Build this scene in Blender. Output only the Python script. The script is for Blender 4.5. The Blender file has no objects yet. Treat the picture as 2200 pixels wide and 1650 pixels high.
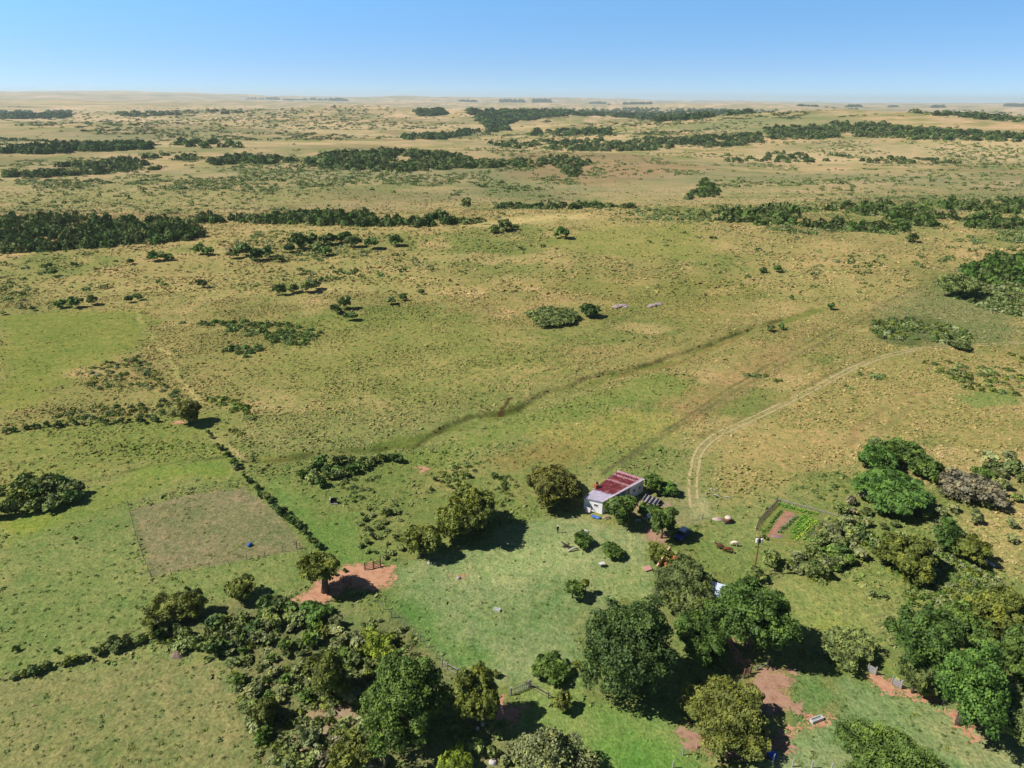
import bpy, bmesh, math, random
import numpy as np
from mathutils import Vector, Matrix

random.seed(7)
RNG = np.random.default_rng(7)
sc = bpy.context.scene
COL = sc.collection
R_ = math.radians

# ------------------------------------------------------------------ camera frame
F, H = 1530.0, 80.0
_p = math.atan(614 / F); _rho = math.atan(17 / 2200)
CAM = np.array([0, 0, H])
fw = np.array([0, math.cos(_p), -math.sin(_p)]); up0 = np.array([0, math.sin(_p), math.cos(_p)]); rt0 = np.array([1., 0, 0])
RT = rt0 * math.cos(_rho) + up0 * math.sin(_rho); UP = -rt0 * math.sin(_rho) + up0 * math.cos(_rho)
SUN_EL = R_(46.5); SHX, SHY = 0.990, 0.140            # shadows fall to +x, a little away
K = 1.30                                               # how bright a sunlit surface of albedo 1 shows

def lin(c):
    c = np.asarray(c, float) / 255.0
    return np.where(c <= 0.04045, c / 12.92, ((c + 0.055) / 1.055) ** 2.4)
def alb(c, k=None):
    return lin(c) / (k or K)

# ------------------------------------------------------------------ noise + terrain
def _hash(ix, iy, s):
    n = (ix.astype(np.int64) * 374761393 + iy.astype(np.int64) * 668265263 + s * 1274126177) & 0xffffffff
    n = ((n ^ (n >> 13)) * 1274126177) & 0xffffffff
    return ((n ^ (n >> 16)) & 0xffff) / 65535.0
def vnoise(x, y, s=0):
    x = np.asarray(x, float); y = np.asarray(y, float)
    ix = np.floor(x); iy = np.floor(y); fx = x - ix; fy = y - iy
    fx = fx * fx * (3 - 2 * fx); fy = fy * fy * (3 - 2 * fy)
    a = _hash(ix, iy, s); b = _hash(ix + 1, iy, s); c = _hash(ix, iy + 1, s); d = _hash(ix + 1, iy + 1, s)
    return (a * (1 - fx) + b * fx) * (1 - fy) + (c * (1 - fx) + d * fx) * fy
def fbm(x, y, o=4, s=0):
    t = 0; a = 0.5; n = 0
    for i in range(o):
        t = t + a * vnoise(x * 2 ** i + 17.3 * i, y * 2 ** i - 9.1 * i, s + i); n += a; a *= 0.5
    return t / n
def sstep(a, b, x):
    t = np.clip((x - a) / (b - a), 0, 1); return t * t * (3 - 2 * t)
def gauss(x, y, cx, cy, sx, sy, rot=0):
    c, s = math.cos(rot), math.sin(rot); dx = x - cx; dy = y - cy
    return np.exp(-0.5 * (((c * dx + s * dy) / sx) ** 2 + ((-s * dx + c * dy) / sy) ** 2))
def height(x, y):
    x = np.asarray(x, float); y = np.asarray(y, float)
    d = np.sqrt(x * x + y * y)
    h = 0.7 * (fbm(x / 45, y / 45, 2, 3) - 0.5)
    h = h + 15 * sstep(260, 900, d) * (fbm(x / 420, y / 300, 3, 11) - 0.5)
    h = h + 62 * sstep(900, 4500, d) * (fbm(x / 2600, y / 1500, 3, 23) - 0.5) + 88 * sstep(700, 2000, d) * (fbm(x / 1200 + 5, y / 560, 3, 29) - 0.5)
    h = h + 70 * sstep(5000, 14000, d) * (fbm(x / 9000, y / 5000, 2, 31) - 0.42)
    h = h + 75 * sstep(8500, 15000, d) * sstep(.42, .75, fbm(x / 3800 + 3, y / 9000, 3, 37))
    h = h + 95 * gauss(x, y, -2700, 17000, 1000, 1600) + 105 * gauss(x, y, -11500, 17500, 3600, 1500) + 60 * gauss(x, y, 1200, 18500, 1500, 1500)
    h = h + 12 * gauss(x, y, 60, 470, 170, 75, 0.15)
    h = h - 4 * gauss(x, y, -120, 590, 300, 60)
    h = h + 46 * gauss(x, y, 900, 2150, 460, 330)
    h = h + 7 * gauss(x, y, 330, 470, 130, 120)
    return h
def ray(px, py):
    px = np.atleast_1d(np.asarray(px, float)); py = np.atleast_1d(np.asarray(py, float))
    return fw * F + RT * (px - 1100)[:, None] + UP * (825 - py)[:, None]
def gpts(px, py, dz=0.0):
    """where the view through photo points meets the terrain (raised by dz)"""
    d = ray(px, py); d = d / np.linalg.norm(d, axis=1)[:, None]
    dz = np.broadcast_to(np.asarray(dz, float), (len(d),))
    n = len(d); out = np.empty((n, 3)); T = 40.0 * 1.02 ** np.arange(334)
    def gap(t, D, z):
        P = CAM + D * t[..., None]; return P[..., 2] - height(P[..., 0], P[..., 1]) - z
    for i in range(0, n, 400):
        D = d[i:i + 400]; z = dz[i:i + 400]; m = len(D)
        t0 = np.clip(60.0 / np.maximum(-D[:, 2], 1e-4), 40, 20000) * .45; hi = np.zeros(m); lo = t0.copy(); done = np.zeros(m, bool); t = t0.copy()
        for blk in range(0, 12):                       # march in blocks of steps
            q = np.where(~done)[0]
            if not len(q): break
            ts = t[q][:, None] * 1.02 ** np.arange(1, 41)[None]; g = gap(ts, D[q][:, None, :], z[q][:, None]) < 0
            hit = g.any(1); k = g.argmax(1)
            hi[q[hit]] = ts[hit, k[hit]]; lo[q[hit]] = ts[hit, k[hit]] / 1.02; done[q[hit]] = True
            t[q] = ts[:, -1]
        hi[~done] = 29000; lo[~done] = 28900
        gl = gap(lo, D, z); gh = gap(hi, D, z)
        for _ in range(5):                             # regula falsi
            den = gl - gh; f = np.where(np.abs(den) > 1e-9, gl / np.where(den == 0, 1, den), .5); f = np.clip(f, .02, .98)
            m_ = lo + (hi - lo) * f; gm = gap(m_, D, z); b_ = gm < 0
            hi = np.where(b_, m_, hi); gh = np.where(b_, gm, gh); lo = np.where(b_, lo, m_); gl = np.where(b_, gl, gm)
        out[i:i + 400] = CAM + D * hi[:, None]
    return out
def gp(px, py, dz=0.0):
    return gpts([px], [py], dz)[0]
def scale_at(P):
    return F / np.dot(np.asarray(P) - CAM, fw)
def dist_poly(x, y, poly):
    """signed distance (inside negative) to a world polygon"""
    x = np.asarray(x); y = np.asarray(y)
    d = np.full(x.shape, 1e18); ins = np.zeros(x.shape, bool); n = len(poly)
    for i in range(n):
        ax, ay = poly[i]; bx, by = poly[(i + 1) % n]
        ex, ey = bx - ax, by - ay; wx = x - ax; wy = y - ay
        t = np.clip((wx * ex + wy * ey) / (ex * ex + ey * ey + 1e-9), 0, 1)
        d = np.minimum(d, (wx - ex * t) ** 2 + (wy - ey * t) ** 2)
        if abs(ey) > 1e-9:
            ins ^= ((ay > y) != (by > y)) & (x < ex * (y - ay) / ey + ax)
    d = np.sqrt(d); return np.where(ins, -d, d)
def dist_line(x, y, pts):
    x = np.asarray(x); y = np.asarray(y); d = np.full(x.shape, 1e18)
    for (ax, ay), (bx, by) in zip(pts[:-1], pts[1:]):
        ex, ey = bx - ax, by - ay; wx = x - ax; wy = y - ay
        t = np.clip((wx * ex + wy * ey) / (ex * ex + ey * ey + 1e-9), 0, 1)
        d = np.minimum(d, (wx - ex * t) ** 2 + (wy - ey * t) ** 2)
    return np.sqrt(d)
def wpoly(pts):
    P = gpts([p[0] for p in pts], [p[1] for p in pts]); return [tuple(q[:2]) for q in P]
def in_poly(px, py, poly):
    return dist_poly(px, py, poly) < 0

# ------------------------------------------------------------------ object helpers
def tag(o, label=None, cat=None, group=None, kind=None):
    if label: o['label'] = label
    if cat: o['category'] = cat
    if group: o['group'] = group
    if kind: o['kind'] = kind
    return o
def empty(name, loc, rz=0.0):
    o = bpy.data.objects.new(name, None); COL.objects.link(o)
    o.location = Vector([float(v) for v in loc]); o.rotation_euler = (0, 0, rz); o.empty_display_size = 0.3
    return o
def link(name, me, mats, parent=None, loc=None, rz=0.0):
    o = bpy.data.objects.new(name, me); COL.objects.link(o)
    if mats:
        me.materials.clear()
        for m in (mats if isinstance(mats, (list, tuple)) else [mats]): me.materials.append(m)
    if parent: o.parent = parent
    if loc is not None: o.location = Vector([float(v) for v in loc])
    if rz: o.rotation_euler = (0, 0, rz)
    return o
def np_mesh(name, V, faces_n, idx, attrs=None, smooth=False):
    """fast mesh: V (n,3), every face with faces_n corners, idx flat"""
    me = bpy.data.meshes.new(name)
    V = np.asarray(V, np.float32); idx = np.asarray(idx, np.int32).ravel(); nf = len(idx) // faces_n
    me.vertices.add(len(V)); me.vertices.foreach_set('co', V.ravel())
    me.loops.add(len(idx)); me.loops.foreach_set('vertex_index', idx)
    me.polygons.add(nf)
    me.polygons.foreach_set('loop_start', np.arange(nf, dtype=np.int32) * faces_n)
    if smooth: me.polygons.foreach_set('use_smooth', np.ones(nf, bool))
    me.update(calc_edges=True)
    for k, v in (attrs or {}).items():
        v = np.asarray(v, np.float32)
        if v.ndim == 1:
            a = me.attributes.new(k, 'FLOAT', 'POINT'); a.data.foreach_set('value', v)
        else:
            a = me.attributes.new(k, 'FLOAT_COLOR', 'POINT')
            a.data.foreach_set('color', np.hstack([v, np.ones((len(v), 1), np.float32)]).ravel())
    return me
class MB:
    """collects boxes, tubes, prisms into ONE mesh"""
    def __init__(s): s.bm = bmesh.new()
    def box(s, c, d, rot=None, bevel=0.0, taper=1.0):
        r = bmesh.ops.create_cube(s.bm, size=1.0); vs = r['verts']
        M = Matrix.Translation(Vector(c)) @ (rot.to_4x4() if rot is not None else Matrix.Identity(4))
        for v in vs:
            k = taper if v.co.z > 0 else 1.0
            v.co = M @ Vector((v.co.x * d[0] * k, v.co.y * d[1] * k, v.co.z * d[2]))
        if bevel > 0:
            es = list({e for v in vs for e in v.link_edges})
            bmesh.ops.bevel(s.bm, geom=es, offset=bevel, segments=2, affect='EDGES')
        return s
    def tube(s, pts, rad, n=7, cap=True):
        pts = [Vector([float(q) for q in p]) for p in pts]
        if not hasattr(rad, '__len__'): rad = [rad] * len(pts)
        rings = []
        for i, p in enumerate(pts):
            d = (pts[min(i + 1, len(pts) - 1)] - pts[max(i - 1, 0)]).normalized()
            a = d.cross(Vector((0.13, 0.97, 0.21)))
            if a.length < 1e-3: a = d.cross(Vector((1, 0, 0)))
            a.normalize(); b = d.cross(a)
            rings.append([s.bm.verts.new(p + (a * math.cos(t) + b * math.sin(t)) * rad[i]) for t in [2 * math.pi * k / n for k in range(n)]])
        for A, B in zip(rings[:-1], rings[1:]):
            for k in range(n): s.bm.faces.new((A[k], A[(k + 1) % n], B[(k + 1) % n], B[k]))
        if cap:
            s.bm.faces.new(rings[0][::-1]); s.bm.faces.new(rings[-1])
        return s
    def quad(s, *pts):
        s.bm.faces.new([s.bm.verts.new(Vector([float(q) for q in p])) for p in pts]); return s
    def lathe(s, prof, c=(0, 0, 0), n=20, axis='z'):
        rings = []
        for r, z in prof:
            ring = []
            for k in range(n):
                t = 2 * math.pi * k / n
                v = (r * math.cos(t), r * math.sin(t), z)
                if axis == 'x': v = (z, v[0], v[1])
                if axis == 'y': v = (v[0], z, v[1])
                ring.append(s.bm.verts.new(Vector(v) + Vector(c)))
            rings.append(ring)
        for A, B in zip(rings[:-1], rings[1:]):
            for k in range(n): s.bm.faces.new((A[k], A[(k + 1) % n], B[(k + 1) % n], B[k]))
        s.bm.faces.new(rings[0][::-1]); s.bm.faces.new(rings[-1])
        return s
    def prism(s, pts, h, z=0.0):
        lo = [s.bm.verts.new((float(p[0]), float(p[1]), z)) for p in pts]
        hi = [s.bm.verts.new((float(p[0]), float(p[1]), z + h)) for p in pts]
        n = len(pts)
        for i in range(n): s.bm.faces.new((lo[i], lo[(i + 1) % n], hi[(i + 1) % n], hi[i]))
        s.bm.faces.new(hi); s.bm.faces.new(lo[::-1]); return s
    def jitter(s, a):
        for v in s.bm.verts: v.co += Vector((random.uniform(-a, a), random.uniform(-a, a), random.uniform(-a, a)))
        return s
    def build(s, name, mat, parent=None, loc=None, rz=0.0, smooth=False):
        bmesh.ops.recalc_face_normals(s.bm, faces=s.bm.faces)
        me = bpy.data.meshes.new(name); s.bm.to_mesh(me); s.bm.free()
        if smooth:
            for f in me.polygons: f.use_smooth = True
        return link(name, me, mat, parent, loc, rz)

# ------------------------------------------------------------------ materials
def nmat(name):
    m = bpy.data.materials.new(name); m.use_nodes = True; nt = m.node_tree; nt.nodes.clear()
    out = nt.nodes.new('ShaderNodeOutputMaterial'); return m, nt, out
def N(nt, t, **kw):
    n = nt.nodes.new(t)
    for k, v in kw.items():
        if k in ('operation', 'blend_type', 'data_type', 'attribute_name', 'noise_dimensions', 'bands_direction', 'wave_type', 'feature', 'attribute_type', 'clamp'): setattr(n, k, v)
        else: n.inputs[k].default_value = v
    return n
def L(nt, a, b): nt.links.new(a, b)
def math_n(nt, op, a, b):
    n = N(nt, 'ShaderNodeMath', operation=op)
    for i, v in enumerate((a, b)):
        if isinstance(v, (int, float)): n.inputs[i].default_value = v
        else: L(nt, v, n.inputs[i])
    return n.outputs[0]
def rgba(c): return (float(c[0]), float(c[1]), float(c[2]), 1.0)
def set_stops(r, stops):
    el = r.color_ramp.elements
    el.remove(el[1])
    for i, (p, c) in enumerate(stops):
        e = el[0] if i == 0 else el.new(p)
        e.position = p; e.color = rgba(c) if hasattr(c, '__len__') else (c, c, c, 1)
def ramp(nt, fac, stops):
    r = nt.nodes.new('ShaderNodeValToRGB'); L(nt, fac, r.inputs['Fac'])
    set_stops(r, stops); return r.outputs['Color']
def mixc(nt, fac, a, b, mode='MIX'):
    n = nt.nodes.new('ShaderNodeMix'); n.data_type = 'RGBA'; n.blend_type = mode
    for v, s in ((fac, n.inputs[0]), (a, n.inputs[6]), (b, n.inputs[7])):
        if isinstance(v, (int, float)): s.default_value = v
        elif hasattr(v, '__len__') and not hasattr(v, 'default_value'): s.default_value = rgba(v)
        else: L(nt, v, s)
    return n.outputs[2]
def simple(name, c, rough=0.7, var=0.25, scale=3.0, metal=0.0, spec=0.3, bump=0.0):
    """painted / weathered material: base colour broken up by two noises"""
    m, nt, out = nmat(name)
    b = N(nt, 'ShaderNodeBsdfPrincipled', Roughness=rough, Metallic=metal); b.inputs['Specular IOR Level'].default_value = spec
    tc = nt.nodes.new('ShaderNodeTexCoord')
    n1 = N(nt, 'ShaderNodeTexNoise', Scale=scale, Detail=6.0, Roughness=0.65); L(nt, tc.outputs['Object'], n1.inputs['Vector'])
    c = np.asarray(c, float)
    col = ramp(nt, n1.outputs['Fac'], [(0.3, c * (1 - var)), (0.52, c), (0.75, np.minimum(c * (1 + var * 0.8), 0.95))])
    L(nt, col, b.inputs['Base Color'])
    if bump:
        bp = N(nt, 'ShaderNodeBump', Strength=bump, Distance=0.05); L(nt, n1.outputs['Fac'], bp.inputs['Height']); L(nt, bp.outputs[0], b.inputs['Normal'])
    L(nt, b.outputs[0], out.inputs['Surface']); return m

def leaf_material():
    m, nt, out = nmat('foliage')
    oi = nt.nodes.new('ShaderNodeObjectInfo'); at = N(nt, 'ShaderNodeAttribute', attribute_name='tint')
    sca = math_n(nt, 'MULTIPLY_ADD', at.outputs['Fac'], 1.15); sca.node.inputs[2].default_value = 0.42
    v = nt.nodes.new('ShaderNodeVectorMath'); v.operation = 'SCALE'; L(nt, oi.outputs['Color'], v.inputs[0]); L(nt, sca, v.inputs['Scale'])
    yel = mixc(nt, 1.0, v.outputs[0], (1.25, 1.05, 0.7), 'MULTIPLY')
    f = ramp(nt, at.outputs['Fac'], [(0.45, 0.0), (0.95, 0.75)])
    col = mixc(nt, f, v.outputs[0], yel)
    b = N(nt, 'ShaderNodeBsdfPrincipled', Roughness=0.62); b.inputs['Specular IOR Level'].default_value = 0.22
    L(nt, col, b.inputs['Base Color'])
    tr = nt.nodes.new('ShaderNodeBsdfTranslucent'); tcol = mixc(nt, 1.0, col, (1.0, 1.15, 0.55), 'MULTIPLY'); L(nt, tcol, tr.inputs['Color'])
    mx = nt.nodes.new('ShaderNodeMixShader'); mx.inputs[0].default_value = 0.12
    L(nt, b.outputs[0], mx.inputs[1]); L(nt, tr.outputs[0], mx.inputs[2]); L(nt, mx.outputs[0], out.inputs['Surface'])
    return m
def vcol_material(name, attr='col', rough=0.9, transl=0.0):
    m, nt, out = nmat(name)
    at = N(nt, 'ShaderNodeAttribute', attribute_name=attr)
    b = N(nt, 'ShaderNodeBsdfPrincipled', Roughness=rough); b.inputs['Specular IOR Level'].default_value = 0.08
    L(nt, at.outputs['Color'], b.inputs['Base Color'])
    if transl:
        tr = nt.nodes.new('ShaderNodeBsdfTranslucent'); L(nt, at.outputs['Color'], tr.inputs['Color'])
        mx = nt.nodes.new('ShaderNodeMixShader'); mx.inputs[0].default_value = transl
        L(nt, b.outputs[0], mx.inputs[1]); L(nt, tr.outputs[0], mx.inputs[2]); L(nt, mx.outputs[0], out.inputs['Surface'])
    else: L(nt, b.outputs[0], out.inputs['Surface'])
    return m
def ground_material():
    m, nt, out = nmat('pasture_ground')
    at = N(nt, 'ShaderNodeAttribute', attribute_name='albedo')
    rg = N(nt, 'ShaderNodeAttribute', attribute_name='rough')
    geo = nt.nodes.new('ShaderNodeNewGeometry'); pos = geo.outputs['Position']
    def noise(scale, det=5.0, rough=0.62):
        n = N(nt, 'ShaderNodeTexNoise', Scale=scale, Detail=det, Roughness=rough); L(nt, pos, n.inputs['Vector']); return n.outputs['Fac']
    fine = noise(2.2, 4.0, 0.7); mid1 = noise(0.85, 4.0, 0.6); mid = noise(0.33, 5.0, 0.65); big = noise(0.045, 5.0, 0.6); huge = noise(0.006, 6.0, 0.6)
    col = at.outputs['Color']
    # straw and green mottling, strong where the grass is rank, weak on grazed turf
    straw = mixc(nt, 1.0, col, (1.28, 1.10, 1.02), 'MULTIPLY'); green = mixc(nt, 1.0, col, (0.72, 0.90, 0.66), 'MULTIPLY')
    dark = mixc(nt, 1.0, col, (0.50, 0.56, 0.50), 'MULTIPLY')
    m1 = ramp(nt, mid, [(0.35, 0.0), (0.62, 1.0)])
    c1 = mixc(nt, m1, green, straw)
    c1 = mixc(nt, 0.62, col, c1)
    c1 = mixc(nt, 0.8, c1, ramp(nt, mid1, [(.32, (.70, .78, .66)), (.5, (1., 1., 1.)), (.66, (1.26, 1.18, 1.16))]), 'MULTIPLY')
    m2 = ramp(nt, big, [(0.38, 0.0), (0.62, 1.0)])
    c2 = mixc(nt, m2, mixc(nt, 1.0, c1, (0.84, 0.93, 0.80), 'MULTIPLY'), mixc(nt, 1.0, c1, (1.10, 1.05, 1.04), 'MULTIPLY'))
    m3 = ramp(nt, huge, [(0.4, 0.0), (0.62, 1.0)])
    c3 = mixc(nt, m3, mixc(nt, 1.0, c2, (0.86, 0.92, 0.86), 'MULTIPLY'), mixc(nt, 1.0, c2, (1.08, 1.04, 1.05), 'MULTIPLY'))
    fk = ramp(nt, fine, [(0.34, 0.62), (0.5, 1.0), (0.68, 1.32)])
    c4 = mixc(nt, 0.85, c3, fk, 'MULTIPLY')
    # scattered darker tufts, distribution from a cell pattern
    vo = N(nt, 'ShaderNodeTexVoronoi', Scale=0.30, Randomness=1.0); L(nt, pos, vo.inputs['Vector'])
    dots = ramp(nt, vo.outputs['Distance'], [(0.10, 1.0), (0.32, 0.0)])
    dm = math_n(nt, 'MULTIPLY', dots, rg.outputs['Fac'])
    dm = math_n(nt, 'MULTIPLY', dm, ramp(nt, noise(0.09, 3.0), [(0.42, 0.0), (0.6, 0.85)]))
    dk = mixc(nt, 1.0, c4, (0.46, 0.54, 0.42), 'MULTIPLY')
    c5 = mixc(nt, dm, c4, dk)
    b = N(nt, 'ShaderNodeBsdfPrincipled', Roughness=0.95); b.inputs['Specular IOR Level'].default_value = 0.05
    L(nt, c5, b.inputs['Base Color'])
    bp = N(nt, 'ShaderNodeBump', Strength=0.55, Distance=0.35); L(nt, fine, bp.inputs['Height'])
    bp2 = N(nt, 'ShaderNodeBump', Strength=0.35, Distance=1.6); L(nt, mid, bp2.inputs['Height']); L(nt, bp.outputs[0], bp2.inputs['Normal'])
    L(nt, bp2.outputs[0], b.inputs['Normal'])
    L(nt, b.outputs[0], out.inputs['Surface']); return m
def earth_material(name, c, c2):
    m, nt, out = nmat(name)
    geo = nt.nodes.new('ShaderNodeNewGeometry'); pos = geo.outputs['Position']
    n1 = N(nt, 'ShaderNodeTexNoise', Scale=0.8, Detail=7.0, Roughness=0.65); L(nt, pos, n1.inputs['Vector'])
    n2 = N(nt, 'ShaderNodeTexNoise', Scale=5.0, Detail=4.0, Roughness=0.7); L(nt, pos, n2.inputs['Vector'])
    col = ramp(nt, n1.outputs['Fac'], [(0.34, c2), (0.5, c), (0.7, np.asarray(c) * 1.12)])
    col = mixc(nt, 0.5, col, ramp(nt, n2.outputs['Fac'], [(0.36, 0.72), (0.55, 1.05), (0.7, 1.15)]), 'MULTIPLY')
    b = N(nt, 'ShaderNodeBsdfPrincipled', Roughness=0.95); b.inputs['Specular IOR Level'].default_value = 0.05
    L(nt, col, b.inputs['Base Color'])
    bp = N(nt, 'ShaderNodeBump', Strength=0.5, Distance=0.12); L(nt, n2.outputs['Fac'], bp.inputs['Height']); L(nt, bp.outputs[0], b.inputs['Normal'])
    L(nt, b.outputs[0], out.inputs['Surface']); return m

LEAF = leaf_material()
STUFFLEAF = vcol_material('scrub_leaves', 'col', 0.75, 0.15)
TUSS = vcol_material('tussock_grass', 'col', 0.9, 0.15)
BARK = simple('bark', (0.12, 0.10, 0.075), 0.9, 0.45, 4.0, bump=0.6)
PALEBARK = simple('pale_dead_wood', (0.42, 0.39, 0.35), 0.85, 0.3, 5.0, bump=0.4)
WOOD = simple('weathered_wood', (0.17, 0.14, 0.115), 0.85, 0.4, 6.0, bump=0.4)
REDWOOD = simple('reddish_wood', (0.22, 0.105, 0.075), 0.85, 0.4, 6.0, bump=0.4)
GREYWOOD = simple('grey_wood', (0.34, 0.32, 0.31), 0.85, 0.35, 6.0, bump=0.4)
WIRE = simple('fence_wire', (0.25, 0.25, 0.25), 0.5, 0.2, 2.0, metal=0.6)
WHITEP = simple('white_paint', (0.74, 0.72, 0.70), 0.7, 0.12, 2.0)
CONC = simple('pale_concrete', (0.55, 0.53, 0.50), 0.85, 0.22, 4.0, bump=0.2)
BLACK = simple('black_plastic', (0.02, 0.02, 0.022), 0.5, 0.3, 4.0)
BLUE = simple('blue_plastic', (0.025, 0.12, 0.48), 0.4, 0.22, 3.0, spec=0.5)
STONE = simple('grey_stone', (0.38, 0.34, 0.32), 0.9, 0.35, 3.0, bump=0.5)
BRICK = simple('red_brick', (0.42, 0.13, 0.055), 0.9, 0.35, 7.0, bump=0.4)
REDEARTH = earth_material('red_earth', alb((208, 158, 124)), alb((184, 130, 98)))
PINKEARTH = earth_material('pinkish_earth', alb((184, 146, 120)), alb((158, 118, 94)))
PALEEARTH = earth_material('pale_earth', alb((176, 152, 120)), alb((140, 118, 90)))
TRACK = earth_material('track_earth', alb((198, 180, 130)), alb((168, 152, 104)))

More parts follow.
